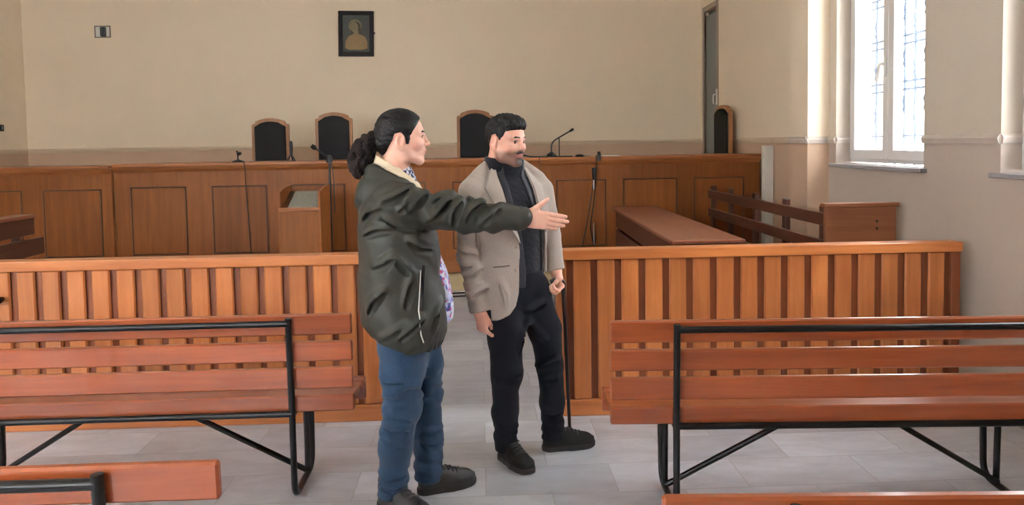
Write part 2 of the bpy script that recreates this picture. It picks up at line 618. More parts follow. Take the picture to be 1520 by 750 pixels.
# ================================================================== JUDGES' DESK
def desk(name, label, x0, x1, y0, panels, dz=0.0, dy=0.0):
    zt = 1.415 + dz
    t = thing(name, label, 'desk', ((x0 + x1) / 2, y0, 0.205), 0)
    ox, oy, oz = t.location
    def B(mb, n, m):
        o = mb.build(n, m, t); o.location = (-ox, -oy, -oz); return o
    B(MB().box(x0, x1, y0, y0 + .05, .205, zt - .04, .002), 'front_board', M['desk_v'])
    B(MB().box(x0 - .0, x1 + .0, y0 - .05, y0 + .62, zt - .032, zt, .008, 2), 'desk_top', M['desk_h'])
    mm = MB()
    mm.prism([(y0 - .042, zt - .034), (y0 - .03, zt - .06), (y0 - .012, zt - .075), (y0, zt - .09), (y0, zt - .034)], x0, x1, 'X')
    B(mm, 'moulding', M['desk_h'])
    B(MB().box(x0, x1, y0 - .018, y0, .205, .33, .004), 'plinth', M['desk_h'])
    for a, b in panels:
        pz0, pz1 = 0.46, 1.175 + dz
        f = MB()
        w = .015
        for (u0, u1, v0, v1) in ((a, b, pz1 - w, pz1), (a, b, pz0, pz0 + w), (a, a + w, pz0 + w, pz1 - w), (b - w, b, pz0 + w, pz1 - w)):
            f.box(u0, u1, y0 - .012, y0 + .002, v0, v1, .004)
        fo = B(f, 'panel_moulding', M['desk_mould'])
        B(MB().box(a + w, b - w, y0 - .007, y0 + .002, pz0 + w, pz1 - w, .003), 'panel', M['desk_v'])
    return t


desk('judges_desk', 'long middle stretch of the brown panelled judges desk behind the lectern', -3.79, 0.62, 7.98,
     [(-3.63, -3.06), (-2.80, -2.23), (-1.98, -1.42), (-1.14, -.58), (-.30, .26)])
desk('judges_desk', 'left end of the panelled judges desk, behind the slatted bench at the left edge', -5.98, -3.795, 7.93,
     [(-5.9, -5.34), (-5.15, -4.70), (-4.49, -3.90)], -.012)
desk('judges_desk', 'right end of the panelled judges desk, with hanging microphone leads, beside the white post', 0.625, 2.99, 7.96,
     [(.80, 1.335), (1.515, 2.095), (2.275, 2.82)])


# ================================================================== FRONT BARRIER
def barrier(name, label, x0, x1, y, first, period, knob=None, post=False, gap=.036):
    t = thing(name, label, 'barrier', ((x0 + x1) / 2, y, 0))
    ox, oy = t.location[:2]
    def B(mb, n, m, sm=False):
        o = mb.build(n, m, t, sm); o.location = (-ox, -oy, 0); return o
    B(MB().box(x0, x1, y, y + .03, 0.0, .90), 'backing_panel', M['rail_dark'])
    B(MB().box(x0 - .005, x1 + .005, y - .035, y + .075, .905, .962, .006, 2), 'cap_rail', M['rail_h'])
    B(MB().box(x0, x1, y - .026, y, 0.0, .095, .004), 'base_board', M['rail_h'])
    mb = MB()
    a = first
    while a < x1 - .02:
        b = min(a + period - gap, x1 - (.06 if post else 0))
        if b - max(a, x0) > .02:
            mb.box(max(a, x0), b, y - .021, y + .001, .095, .905, .008)
        a += period
    B(mb, 'board_panel', M['rail_v'])
    B(MB().box(x1 - .055, x1, y - .024, y + .06, 0.0, .905, .004) if post else MB().box(x0, x0 + .03, y + .0, y + .06, 0.0, .905, .003), 'end_post', M['rail_dark'])
    if knob:
        k_ = MB(); k_.lathe([(.006, 0), (.012, -.004), (.009, -.03), (.022, -.036), (.026, -.052), (.02, -.066), (.004, -.07)], (knob[0], y - .019, knob[1]), 18, 'Y')
        B(k_, 'door_knob', M['black'], True)
    return t


barrier('wooden_barrier', 'waist-high boarded wooden barrier left of the two men, with a black knob', -6.0, -.43, 4.29, -5.987, .136, (-2.665, .755))
barrier('wooden_barrier', 'waist-high boarded wooden barrier right of the two men, ending at the window wall', .42, 2.785, 4.27, .382, .1384, None, True, .040)

# ================================================================== PEWS (slatted benches on tube frames)
def make_pew(label, group):
    t = thing('slatted_bench', label, 'bench', (0, 0, 0), 0, group)
    H = 1.01                                         # half length of the slats
    U = 0.74                                         # half spacing of the end frames
    r = .0145
    for s in (-1, 1):
        mb = MB()
        fl = r + .002
        # one tube: back upright, floor runner, front leg; the back leans a little to the rear
        mb.tube([(s * U, -.022, .826), (s * U, .0, .40), (s * U, 0.004, fl), (s * U, .355, fl), (s * U, .368, .42)], r, 12, .07)
        mb.tube([(s * U, .262, fl), (s * U, .252, .42)], r * .95, 12)
        mb.tube([(s * U, .0, .385), (s * U, .38, .415)], r * .9, 10)
        mb.build('end_frame', M['black_metal'], t, True)
    MB().tube([(-U, -.021, .803), (U, -.021, .803)], r, 12).build('top_rail', M['black_metal'], t, True)
    MB().tube([(-U, -.002, .395), (U, -.002, .395)], r, 12).build('seat_rail', M['black_metal'], t, True)
    for s in (-1, 1):
        MB().tube([(s * .075, .15, .425), (s * .13, .155, .408), (s * U, .25, .03)], r * .9, 10, .05).build('brace', M['black_metal'], t, True)
    for z0, z1, y in ((.745, .838, -.004), (.625, .715, .003), (.500, .596, .010)):
        mb = MB()
        mb.obox((0, y + .013, (z0 + z1) / 2), (2 * H, .026, z1 - z0), (.055, 0, 0), .006)
        mb.build('back_slat', M['pew'], t)
    mb = MB()
    mb.obox((0, .026, .434), (2 * H, .026, .074), (.0, 0, 0), .006)
    mb.build('seat_edge_slat', M['pew'], t)
    mb = MB()
    for y0, y1, z in ((.042, .116, .462), (.123, .197, .452), (.204, .278, .446), (.285, .345, .446)):
        mb.box(-H, H, y0, y1, z - .024, z, .005)
    mb.box(-H, H, .345, .37, .335, .446, .006)
    mb.build('seat', M['pew'], t)
    return t


PG = 'slatted wooden benches facing the barrier'
pew = make_pew('slatted orange-brown bench at the right, the whole near side of its back showing', PG)
pew.location = (1.532, 2.995, 0)
pew.rotation_euler = (0, 0, math.radians(-3.2))
dup(pew, (-1.590, 3.318, 0), 0, 'slatted pinkish bench at the left, in front of the barrier behind the jacketed man', PG)
dup(pew, (-1.640, 1.772, 0), 0, 'nearest slatted bench at the bottom left corner, only its top slat showing', PG)
dup(pew, (1.375, 1.460, 0), math.radians(-3.3), 'nearest slatted bench at the bottom right edge, only the top of its back showing', PG)


# ================================================================== JUDGES' CHAIRS
def make_chair(label, group):
    t = thing('judge_chair', label, 'chair', (0, 0, .6), 0, group)
    w = .215
    # origin: floor under the back; the back faces -Y (into the room)
    def arch(hw, top, sh, n=10, notch=.045):
        pts = [(-hw, .36), (hw, .36), (hw, sh)]
        if notch:
            pts += [(hw - .012, sh + .012), (hw - notch, sh + .012)]
        for k in range(n + 1):
            a = -1 + 2 * k / n
            pts.append((-a * (hw - notch), top - (top - sh - .042) * a * a))
        if notch:
            pts += [(-hw + notch, sh + .012), (-hw + .012, sh + .012)]
        pts += [(-hw, sh)]
        return pts
    MB().prism(arch(w, 1.325, 1.245), .0, .045, 'Y', .004).build('back_frame', M['chair_wood'], t)
    MB().prism([(-w + .035, .42), (w - .035, .42), (w - .035, 1.225), (w - .075, 1.245)] +
               [(-a * (w - .075), 1.285 - .03 * a * a) for a in (-.7, -.35, 0, .35, .7)] + [(-w + .075, 1.245), (-w + .035, 1.225)], -.022, .004, 'Y', .008).build('back_cushion', M['leather'], t)
    MB().box(-w, w, -.46, .01, .38, .44, .012, 2).build('seat_rail', M['chair_wood'], t)
    MB().box(-w + .02, w - .02, -.45, -.03, .44, .50, .02, 3).build('seat_cushion', M['leather'], t)
    for sx in (-1, 1):
        for y in (-.43, .0):
            MB().box(sx * (w - .025) - .02, sx * (w - .025) + .02, y - .02, y + .02, 0, .39, .004).build('leg', M['chair_wood'], t)
        mb = MB()
        mb.tube([(sx * (w + .005), .0, .68), (sx * (w + .005), -.33, .67), (sx * (w + .005), -.36, .46)], .018, 8, .05)
        mb.build('armrest', M['chair_wood'], t, True)
    return t


CG = 'high-backed chairs behind the judges desk'
ch = make_chair('black padded high-backed chair, leftmost behind the judges desk', CG)
ch.location = (-2.452, 8.98, .60)
ch.scale = (1.0, 1, .985)
dup(ch, (-1.712, 8.98, .60), 0, 'black padded high-backed chair, second from left, just left of the ponytailed head', CG, (1, 1, 1.03))
dup(ch, (-.052, 8.98, .60), 0, 'black padded high-backed chair right behind the short-haired man in the blazer', CG, (1, 1, 1.035))
dup(ch, (2.90, 8.95, .60), math.radians(-84), 'high-backed chair turned sideways against the right wall near the door', CG, (1, 1, 1.045))

# ================================================================== ON THE DESK
DT = 1.415


def base_mic(loc, label):
    t = thing('desk_microphone', label, 'microphone', loc)
    m = MB(); m.lathe([(.0, 0), (.062, 0), (.064, .008), (.05, .018), (.018, .026), (.012, .03), (.0, .031)], seg=20)
    m.build('base', M['black'], t, True)
    m = MB(); m.tube([(0, 0, .025), (.0, 0, .07), (-.012, 0, .12)], .009, 8)
    m.tube([(.0, 0, .085), (.03, -.01, .095)], .018, 8)
    m.build('stem', M['black'], t, True)
    return t


base_mic((-2.52, 7.985, DT), 'small black microphone base with stub stem, left on the judges desk')
t = thing('desk_microphone', 'upright slim black microphone on a splayed foot between the two left chairs', 'microphone', (-1.98, 8.02, DT))
m = MB()
m.lathe([(0, .06), (.014, .06), (.016, .10), (.019, .16), (.017, .20), (.008, .215), (0, .216)], seg=14)
m.build('capsule', M['black'], t, True)
m = MB()
for a in (90, 210, 330):
    m.tube([(0, 0, .075), (.05 * math.cos(math.radians(a)), .05 * math.sin(math.radians(a)), .008)], .008, 8)
m.lathe([(0, 0), (.045, 0), (.045, .006), (0, .007)], seg=16)
m.build('tripod_foot', M['black'], t, True)

t = thing('gooseneck_microphone', 'black gooseneck microphone leaning right on the right part of the judges desk', 'microphone', (.765, 8.05, DT))
m = MB(); m.box(-.20, .22, -.07, .07, 0, .012, .004); m.lathe([(0, .012), (.055, .012), (.05, .03), (.02, .05), (.013, .055), (0, .056)], seg=18)
m.build('base', M['black'], t, True)
m = MB(); m.tube([(0, 0, .04), (.0, 0, .12), (.012, 0, .16), (.05, -.01, .19), (.20, -.03, .275)], .0075, 8, .03)
m.build('gooseneck', M['black'], t, True)
m = MB(); m.tube([(.195, -.03, .272), (.215, -.032, .284), (.235, -.034, .296)], .014, 10, radii=[.011, .016, .013])
m.build('capsule', M['black'], t, True)
m = MB(); m.tube([(.085, .01, .01), (.085, .01, .2)], .006, 8)
m.build('support_rod', M['black'], t, True)

t = thing('computer_mouse', 'small black rounded mouse right of the gooseneck microphone', 'mouse', (1.06, 8.0, DT))
m = MB(); m.lathe([(0, 0), (.048, 0), (.05, .008), (.04, .02), (.02, .026), (0, .027)], seg=18)
m.build('body', M['black'], t, True)
m = MB(); m.tube([(.02, .045, .006), (.03, .12, .004), (.0, .24, .004)], .004, 6)
m.build('cord', M['black'], t, True)

o = MB().obox((1.36, 8.06, DT + .004), (.24, .17, .007), (0, 0, .12)).build('paper_sheet', M['paper'])
tag(o, 'white paper sheets lying on the right part of the judges desk', 'paper')
m = MB()
pts = [(.28, 8.03, DT + .008), (.36, 8.06, DT + .05), (.45, 8.02, DT + .03), (.53, 8.05, DT + .008), (.58, 8.02, DT + .008)]
m.tube(pts, .008, 8, .04)
tag(m.build('microphone_cable', M['black'], None, True), 'loop of black cable on the judges desk beside the short-haired man', 'cable')

# leads hanging down the front of the desk
m = MB(); m.tube([(-2.49, 7.98, DT + .008), (-2.44, 7.905, DT + .006), (-2.43, 7.905, DT - .04), (-2.44, 7.945, 1.2), (-2.42, 7.955, .7), (-2.40, 7.955, .26)], .005, 6, .03)
tag(m.build('microphone_cable', M['black'], None, True), 'thin black lead hanging straight down the left desk panels', 'cable')
t = thing('hanging_microphone', 'black microphone hanging on its looped leads in front of the right desk panels', 'microphone', (1.19, 7.88, 1.27))
m = MB(); m.tube([(0, 0, .03), (0, 0, -.03), (0, 0, -.10)], .02, 10, radii=[.022, .02, .013]); m.build('capsule', M['black'], t, True)
m = MB()
m.tube([(.035, .026, .156), (.035, .01, .16), (.03, .0, .10), (.025, .0, -.1), (.0, .01, -.35), (-.04, .02, -.6), (.0, .03, -.8)], .006, 6, .05)
m.tube([(0, 0, -.09), (-.02, .0, -.25), (-.07, .02, -.55), (-.13, .04, -.85), (-.15, .05, -1.05)], .006, 6, .05)
m.build('lead', M['black'], t, True)
m = MB(); m.tube([(.06, .0, .10), (.06, .0, .16), (.06, .02, .19)], .018, 8, .02); m.build('clip', M['black'], t, True)
MB().tube([(0, 0, -.08), (0, .0, -.2)], .008, 8).build('plug_sleeve', M['chrome'], t, True)
MB().tube([(.0, .02, -.55), (.0, .02, -.78)], .008, 8).build('plug_sleeve', M['chrome'], t, True)
for n_, (pts, lab) in enumerate((([(-.75, 7.86, .008), (-.45, 7.82, .008), (-.2, 7.88, .008), (.1, 7.84, .008)], 'black cable along the floor before the step, further back of the pair'),
                                 ([(-.75, 7.60, .008), (-.4, 7.66, .008), (-.22, 7.72, .008), (.1, 7.66, .008)], 'black cable along the floor before the step, nearer of the pair'))):
    m = MB(); m.tube(pts, .008, 6, .1)
    tag(m.build('floor_cable', M['black'], None, True), lab, 'cable')

# ================================================================== LECTERN + STAND MICROPHONE
LX0, LX1, LY0, LY1 = -1.86, -1.47, 6.98, 7.42
t = thing('lectern', 'narrow brown wooden lectern with an open book-rest top, before the judges desk', 'lectern', ((LX0 + LX1) / 2, LY0, 0))
ox, oy = t.location[:2]
def LB(mb, n, m_):
    o = mb.build(n, m_, t); o.location = (-ox, -oy, 0); return o
LB(MB().box(LX0 + .022, LX1 - .022, LY0, LY0 + .022, 0.0, .985, .003), 'rear_board', M['desk_v'])
for nx, x in (('side_panel', LX0), ('side_panel', LX1 - .024)):
    LB(MB().prism([(LY0 - .004, 0), (LY1, 0), (LY1, 1.20), (LY0 + .2, 1.19), (LY0 - .004, 1.155)], x, x + .024, 'X', .003), nx, M['desk_v'])
LB(MB().box(LX0 + .024, LX1 - .024, LY1 - .024, LY1, 0, 1.16, .003), 'front_board', M['desk_v'])
LB(MB().obox(((LX0 + LX1) / 2, LY0 + .20, 1.055), (LX1 - LX0 - .05, .40, .018), (.40, 0, 0)), 'rest_board', M['desk_mould'])
LB(MB().obox(((LX0 + LX1) / 2, LY0 + .005, .995), (LX1 - LX0 - .02, .03, .035), (0, 0, 0), .004), 'ledge', M['desk_h'])
o = MB().obox((LX0 + .215, LY0 + .195, 1.073), (.27, .34, .012), (.40, 0, 0), .003).build('writing_mat', plain('grey_mat', srgb(142, 138, 126), .8, noise=.25, nscale=40))
tag(o, 'grey mat lying on the slope of the lectern', 'mat')
t = thing('stand_microphone', 'black boom stand microphone rising behind the lectern, its head pointing left', 'microphone', (-1.51, 7.64, 0))
m = MB(); m.lathe([(0, 0), (.13, 0), (.13, .012), (.03, .03), (0, .031)], seg=24); m.build('base', M['black'], t, True)
m = MB(); m.tube([(0, 0, .02), (0, 0, 1.46)], .012, 10); m.build('pole', M['black'], t, True)
m = MB(); m.lathe([(0, 1.40), (.03, 1.405), (.034, 1.44), (.02, 1.475), (0, 1.48)], seg=14); m.build('joint', M['black'], t, True)
m = MB(); m.tube([(0.03, 0, 1.42), (-.13, -.03, 1.55)], .008, 8); m.build('boom', M['black'], t, True)
m = MB(); m.tube([(-.12, -.03, 1.54), (-.14, -.033, 1.558), (-.165, -.037, 1.578)], .02, 12, radii=[.014, .025, .02]); m.build('capsule', M['black'], t, True)
m = MB(); m.tube([(.02, -.01, 1.43), (.045, -.02, 1.2), (.045, -.02, .9)], .005, 6); m.build('lead', M['black'], t, True)

# ================================================================== COUNSEL TABLE BEHIND THE BARRIER
t = thing('long_table', 'long narrow brown table running back from the right barrier to the judges desk', 'table', (1.56, 6.3, 0))
def TB(mb, n, m_):
    o = mb.build(n, m_, t); o.location = (-1.56, -6.3, 0); return o
TB(MB().prism([(1.275, 5.0), (1.785, 5.0), (1.80, 7.72), (1.345, 7.72)], .872, .90, 'Z', .006), 'table_top', M['table_y'])
for z0, z1 in ((.70, .865), (.49, .66), (.28, .45)):
    TB(MB().prism([(1.315, 5.06), (1.34, 5.06), (1.405, 7.66), (1.38, 7.66)], z0, z1, 'Z', .003), 'side_board', M['dark_y'])
TB(MB().box(1.32, 1.75, 5.05, 5.075, .26, .87, .003), 'end_board', M['dark_z'])
TB(MB().box(1.40, 1.76, 7.62, 7.645, .26, .87, .003), 'end_board', M['dark_z'])
for x, y in ((1.335, 5.08), (1.705, 5.08), (1.41, 7.56), (1.72, 7.56)):
    TB(MB().box(x, x + .06, y, y + .06, 0, .87, .004), 'leg', M['dark_z'])

# ================================================================== SIDE PEW AT THE RIGHT WALL
t = thing('side_pew', 'dark pew with open rails and a plain wooden end, under the right window', 'pew', (2.55, 6.1, 0))
def SB(mb, n, m_):
    o = mb.build(n, m_, t); o.location = (-2.55, -6.1, 0); return o
SB(MB().box(2.335, 2.825, 5.0, 5.04, 0, 1.105, .003), 'end_panel', M['end_panel'])
SB(MB().box(2.32, 2.84, 4.985, 5.06, 1.105, 1.132, .006, 2), 'end_cap', M['end_panel'])
for zc in (.955, 1.005):
    SB(MB().lathe([(.0, -.004), (.006, -.003), (.009, .0), (.0, .001)], (2.69, 5.0, zc), 10, 'Y'), 'bolt', M['black'])
SB(MB().box(2.335, 2.365, 5.04, 7.65, .975, 1.062, .004), 'back_rail', M['dark_y'])
SB(MB().box(2.335, 2.365, 5.04, 7.65, .79, .875, .004), 'back_rail', M['dark_y'])
SB(MB().box(2.335, 2.365, 5.04, 7.65, .55, .66, .004), 'back_rail', M['dark_y'])
for y in (5.10, 5.75, 6.4, 7.05, 7.58):
    SB(MB().box(2.365, 2.405, y, y + .07, 0, 1.105, .004), 'post', M['dark_z'])
SB(MB().box(2.41, 2.80, 5.04, 5.95, .42, .46, .006), 'seat', M['dark_y'])
SB(MB().box(2.41, 2.66, 5.95, 7.65, .42, .46, .006), 'seat', M['dark_y'])

# ================================================================== SLATTED BENCH AT THE LEFT EDGE
t = thing('side_bench', 'dark slatted bench at the left edge, before the left end of the judges desk', 'bench', (-3.95, 6.1, 0))
def KB(mb, n, m_):
    o = mb.build(n, m_, t); o.location = (3.95, -6.1, 0); return o
for z0, z1, dx, ye in ((.90, 1.035, 0, 6.22), (.735, .87, .03, 6.29), (.57, .70, .06, 6.33), (.40, .53, .09, 6.36)):
    KB(MB().box(-3.63 + dx, -3.60 + dx, 4.7, ye, z0, z1, .004), 'back_slat', M['dark_y'])
KB(MB().box(-3.75, -3.585, 4.7, 6.22, 1.035, 1.06, .005), 'top_board', M['table_y'])
for y in (4.9, 5.98):
    KB(MB().prism([(-3.66, 1.035), (-3.63, 1.035), (-3.545, .40), (-3.50, 0), (-3.55, 0), (-3.60, .45)], y, y + .06, 'Y'), 'end_post', M['dark_z'])
    KB(MB().prism([(-4.12, .40), (-4.07, .40), (-4.05, 0), (-4.09, 0)], y, y + .06, 'Y'), 'leg', M['dark_z'])
KB(MB().box(-4.12, -3.60, 4.7, 6.3, .40, .43, .005), 'seat', M['dark_y'])

# ================================================================== ON THE WALLS
t = thing('framed_picture', 'small dark framed picture of a haloed bust, high on the back wall', 'picture', (-1.63, YB, 3.065), math.radians(0))
t.rotation_euler = (0, math.radians(1.0), 0)
w, h = .235, .302
m = MB()
fw = .055
for (a, b, c, d) in ((-w, w, h - fw, h), (-w, w, -h, -h + fw), (-w, -w + fw, -h + fw, h - fw), (w - fw, w, -h + fw, h - fw)):
    m.box(a, b, -.035, -.002, c, d, .006)
m.build('picture_frame', plain('dark_frame_wood', srgb(18, 11, 13), .5, spec=.2), t)
MB().box(-w + fw - .01, w - fw + .01, -.014, -.006, -h + fw - .01, h - fw + .01).build('backing', plain('picture_ground', srgb(66, 68, 62), .6, noise=.3, nscale=25), t)
m = MB(); m.lathe([(0, -.0165), (.088, -.0165), (.088, -.014), (0, -.014)], (-.012, 0, .105), 28, 'Y')
m.build('halo', plain('halo_gold', srgb(126, 116, 84), .6, noise=.25, nscale=40), t)
m = MB(); m.lathe([(0, -.0205), (.060, -.0185), (.066, -.0165), (0, -.0165)], (-.008, 0, .095), 20, 'Y')
m.prism([(-.066, .09), (.058, .09), (.068, .0), (.04, -.03), (-.05, -.03), (-.072, .02)], -.0195, -.0165, 'Y')
m.build('figure_hair', plain('figure_hair_brown', srgb(70, 58, 46), .7, noise=.3, nscale=50), t)
m = MB()
m.prism([(.052 * math.cos(a) - .022, .068 * math.sin(a) + .088) for a in [k * PI / 8 for k in range(16)]], -.022, -.0195, 'Y')
m.prism([(-.03, .05), (.03, .05), (.034, -.03), (-.036, -.03)], -.0215, -.0195, 'Y')
m.build('figure_face', plain('figure_face_tan', srgb(134, 122, 92), .7, noise=.2, nscale=60), t)
m = MB()
m.prism([(-.035, -.005), (.045, -.005), (.12, -.04), (.15, -.11), (.15, -.195), (.08, -.215), (-.10, -.215), (-.145, -.19), (-.14, -.10), (-.10, -.035)], -.0225, -.0165, 'Y')
m.build('figure_robe', plain('figure_robe_tan', srgb(146, 122, 84), .7, noise=.25, nscale=35), t)
m = MB(); m.lathe([(0, -.03), (.012, -.028), (.012, -.004), (0, -.003)], (w + .008, 0, .01), 10, 'Y'); m.build('hook', M['black'], t)

t = thing('junction_box', 'small square socket box with a black plug, high on the left of the back wall', 'socket', (-4.96, YB, 3.125))
w, h = .103, .078
m = MB()
for (a, b, c, d) in ((-w, w, h - .012, h), (-w, w, -h, -h + .012), (-w, -w + .012, -h, h), (w - .012, w, -h, h)):
    m.box(a, b, -.012, 0, c, d, .002)
m.build('rim', plain('box_rim_grey', srgb(110, 98, 84), .6), t)
MB().box(-w + .012, w - .012, -.006, 0, -h + .012, h - .012).build('plate', M['white'], t)
m = MB(); m.box(-.015, .05, -.05, -.005, -.065, .058, .01, 2); m.box(.0, .035, -.07, -.04, -.02, .045, .008, 2)
m.build('plug', M['black'], t)

t = thing('wall_clock_switch', 'small black fitting on the left wall at the picture edge', 'switch', (XL, 9.72, 1.858))
t.name = 'wall_switch'
MB().box(0, .035, -.05, .05, -.042, .042, .01, 2).build('housing', M['black'], t)
MB().box(.034, .045, -.018, .018, -.02, .02, .004).build('rocker', M['iron'], t)

# ================================================================== PEOPLE
# organic shapes are modelled as blended distance fields and meshed as one continuous surface
class Field:
    def __init__(self):
        self.ops = []
        self.warp = None

    def add(self, prim, k=0.01, mode='u'):
        fn, lo, hi = prim
        self.ops.append((fn, np.array(lo, float), np.array(hi, float), k, mode))
        return self

    def __call__(self, P, margin=0.05):
        d = np.full(len(P), 0.3)
        for fn, lo, hi, k, mode in self.ops:
            m = k + margin
            idx = np.nonzero(((P > lo - m) & (P < hi + m)).all(1))[0]
            if not len(idx):
                if mode == 'i':
                    d[:] = 0.3
                continue
            e = fn(P[idx])
            c = d[idx]
            if mode == 'u':
                h = np.maximum(k - np.abs(c - e), 0) / k
                d[idx] = np.minimum(c, e) - h * h * k * .25
            elif mode == 's':
                h = np.maximum(k - np.abs(c + e), 0) / k
                d[idx] = np.maximum(c, -e) + h * h * k * .25
            elif mode == 'i':
                h = np.maximum(k - np.abs(c - e), 0) / k
                out = np.maximum(c, e) + h * h * k * .25
                full = np.full(len(P), 0.3)
                full[idx] = out
                d = full
            elif mode == 'd':                    # displace
                d[idx] = c - e
        return d

    def mesh(self, lo, hi, h):
        lo = np.array(lo, float); hi = np.array(hi, float)
        nb = np.ceil((hi - lo) / (8 * h)).astype(int)
        I = np.stack(np.meshgrid(*[np.arange(n) for n in nb], indexing='ij'), -1).reshape(-1, 3)
        bs = 8 * h
        d = self(lo + (I + .5) * bs, margin=.05 + bs)
        act = I[np.abs(d) < bs * .866 * 1.45 + .012]
        off = np.stack(np.meshgrid(*[np.arange(9)] * 3, indexing='ij'), -1).reshape(-1, 3)
        N = nb * 8 + 2
        vk, vp, quads = [], [], []
        edges = []
        for s in range(0, len(act), 700):
            B = act[s:s + 700]
            G = (B[:, None, :] * 8 + off[None]).reshape(-1, 3)
            D = self(lo + G * h, margin=.035).reshape(-1, 9, 9, 9)
            ins = D < 0
            has = ins.any((1, 2, 3)) & ~ins.all((1, 2, 3))
            D, ins, B = D[has], ins[has], B[has]
            if not len(B):
                continue
            base = B * 8
            cs = np.zeros(D[:, :8, :8, :8].shape, int)
            for a in (0, 1):
                for b in (0, 1):
                    for c in (0, 1):
                        cs += ins[:, a:a + 8, b:b + 8, c:c + 8]
            ci = np.argwhere((cs > 0) & (cs < 8))
            n = len(ci)
            acc = np.zeros((n, 3)); cnt = np.zeros(n)
            val = {}
            for a in (0, 1):
                for b in (0, 1):
                    for c in (0, 1):
                        val[a, b, c] = D[ci[:, 0], ci[:, 1] + a, ci[:, 2] + b, ci[:, 3] + c]
            for ax in range(3):
                for u in (0, 1):
                    for v in (0, 1):
                        p = [0, 0, 0]; q = [0, 0, 0]
                        o = [i for i in range(3) if i != ax]
                        p[o[0]] = q[o[0]] = u; p[o[1]] = q[o[1]] = v; q[ax] = 1
                        f0, f1 = val[tuple(p)], val[tuple(q)]
                        cr = (f0 < 0) != (f1 < 0)
                        t = np.where(cr, f0 / np.where(cr, f0 - f1, 1), 0)
                        pt = np.tile(np.array(p, float), (n, 1)); pt[:, ax] += t
                        acc[cr] += pt[cr]; cnt[cr] += 1
            g = base[ci[:, 0]] + ci[:, 1:]
            vk.append((g[:, 0] * N[1] + g[:, 1]) * N[2] + g[:, 2])
            vp.append(lo + (g + acc / cnt[:, None]) * h)
            for ax in range(3):
                a = ins[:, :8, :8, :8]
                b = (ins[:, 1:9, :8, :8], ins[:, :8, 1:9, :8], ins[:, :8, :8, 1:9])[ax]
                e = np.argwhere(a != b)
                if len(e):
                    edges.append((ax, base[e[:, 0]] + e[:, 1:], a[e[:, 0], e[:, 1], e[:, 2], e[:, 3]]))
        vk = np.concatenate(vk); vp = np.concatenate(vp)
        order = np.argsort(vk); vk, vp = vk[order], vp[order]
        key = lambda g: (g[:, 0] * N[1] + g[:, 1]) * N[2] + g[:, 2]
        for ax, g, a in edges:
            o = [(1, 2), (2, 0), (0, 1)][ax]
            e1 = np.zeros(3, int); e1[o[0]] = 1
            e2 = np.zeros(3, int); e2[o[1]] = 1
            ks = np.stack([key(g), key(g - e1), key(g - e1 - e2), key(g - e2)], 1)
            ix = np.searchsorted(vk, ks); ix = np.minimum(ix, len(vk) - 1)
            ok = (vk[ix] == ks).all(1)
            q = ix[ok]; fl = ~a[ok]
            q[fl] = q[fl][:, ::-1]
            quads.append(q)
        return vp, np.concatenate(quads)

    def obj(self, name, mat, lo, hi, h, parent=None, smooth_it=1, colour=None):
        V, Q = self.mesh(lo, hi, h)
        for _ in range(smooth_it):               # light relaxation of the grid steps
            A = np.zeros_like(V); c = np.zeros(len(V))
            for i in range(4):
                a, b = Q[:, i], Q[:, (i + 1) % 4]
                for k_ in range(3):
                    A[:, k_] += np.bincount(a, V[b, k_], len(V)) + np.bincount(b, V[a, k_], len(V))
                c += np.bincount(a, minlength=len(V)) + np.bincount(b, minlength=len(V))
            V = V * .5 + .5 * A / np.maximum(c, 1)[:, None]
        me = bpy.data.meshes.new(name)
        me.vertices.add(len(V)); me.vertices.foreach_set('co', V.astype(np.float32).ravel())
        me.loops.add(Q.size); me.loops.foreach_set('vertex_index', Q.astype(np.int32).ravel())
        me.polygons.add(len(Q))
        me.polygons.foreach_set('loop_start', np.arange(0, Q.size, 4, dtype=np.int32))
        me.polygons.foreach_set('loop_total', np.full(len(Q), 4, dtype=np.int32))
        me.polygons.foreach_set('use_smooth', np.ones(len(Q), bool))
        me.update(calc_edges=True)
        me.validate()
        me.materials.append(mat)
        if colour is not None:
            at = me.color_attributes.new('pigment', 'FLOAT_COLOR', 'POINT')
            c4 = np.ones((len(V), 4), np.float32); c4[:, :3] = colour(V)
            at.data.foreach_set('color', c4.ravel())
        o = bpy.data.objects.new(name, me)
        COL.objects.link(o)
        if parent:
            o.parent = parent
        return o


class Frame:
    """local axes: x forward, y to the figure's left, z up"""
    def __init__(self, o, x, y, z):
        self.o = np.array(o, float)
        self.R = np.stack([np.array(v, float) / np.linalg.norm(v) for v in (x, y, z)], 1)

    @staticmethod
    def yaw(o, deg, pitch=0.0, roll=0.0):
        a, p, r = [math.radians(v) for v in (deg, pitch, roll)]
        Mx = Matrix.Rotation(a, 3, 'Z') @ Matrix.Rotation(p, 3, 'Y') @ Matrix.Rotation(r, 3, 'X')
        m = np.array(Mx)
        return Frame(o, m[:, 0], m[:, 1], m[:, 2])

    def loc(self, P):
        return (P - self.o) @ self.R

    def w(self, p):
        return self.o + self.R @ np.array(p, float)

    def box(self, lo, hi):
        c = np.array([[x, y, z] for x in (lo[0], hi[0]) for y in (lo[1], hi[1]) for z in (lo[2], hi[2])], float)
        c = self.o + c @ self.R.T
        return c.min(0), c.max(0)


WORLD = Frame((0, 0, 0), (1, 0, 0), (0, 1, 0), (0, 0, 1))


def cone(a, b, ra, rb, fr=WORLD):
    a, b = fr.w(a), fr.w(b)
    ab = b - a; L2 = max(ab @ ab, 1e-12)
    def fn(P):
        t = np.clip((P - a) @ ab / L2, 0, 1)
        return np.linalg.norm(P - a - t[:, None] * ab, axis=1) - (ra + (rb - ra) * t)
    r = max(ra, rb)
    return fn, np.minimum(a, b) - r, np.maximum(a, b) + r


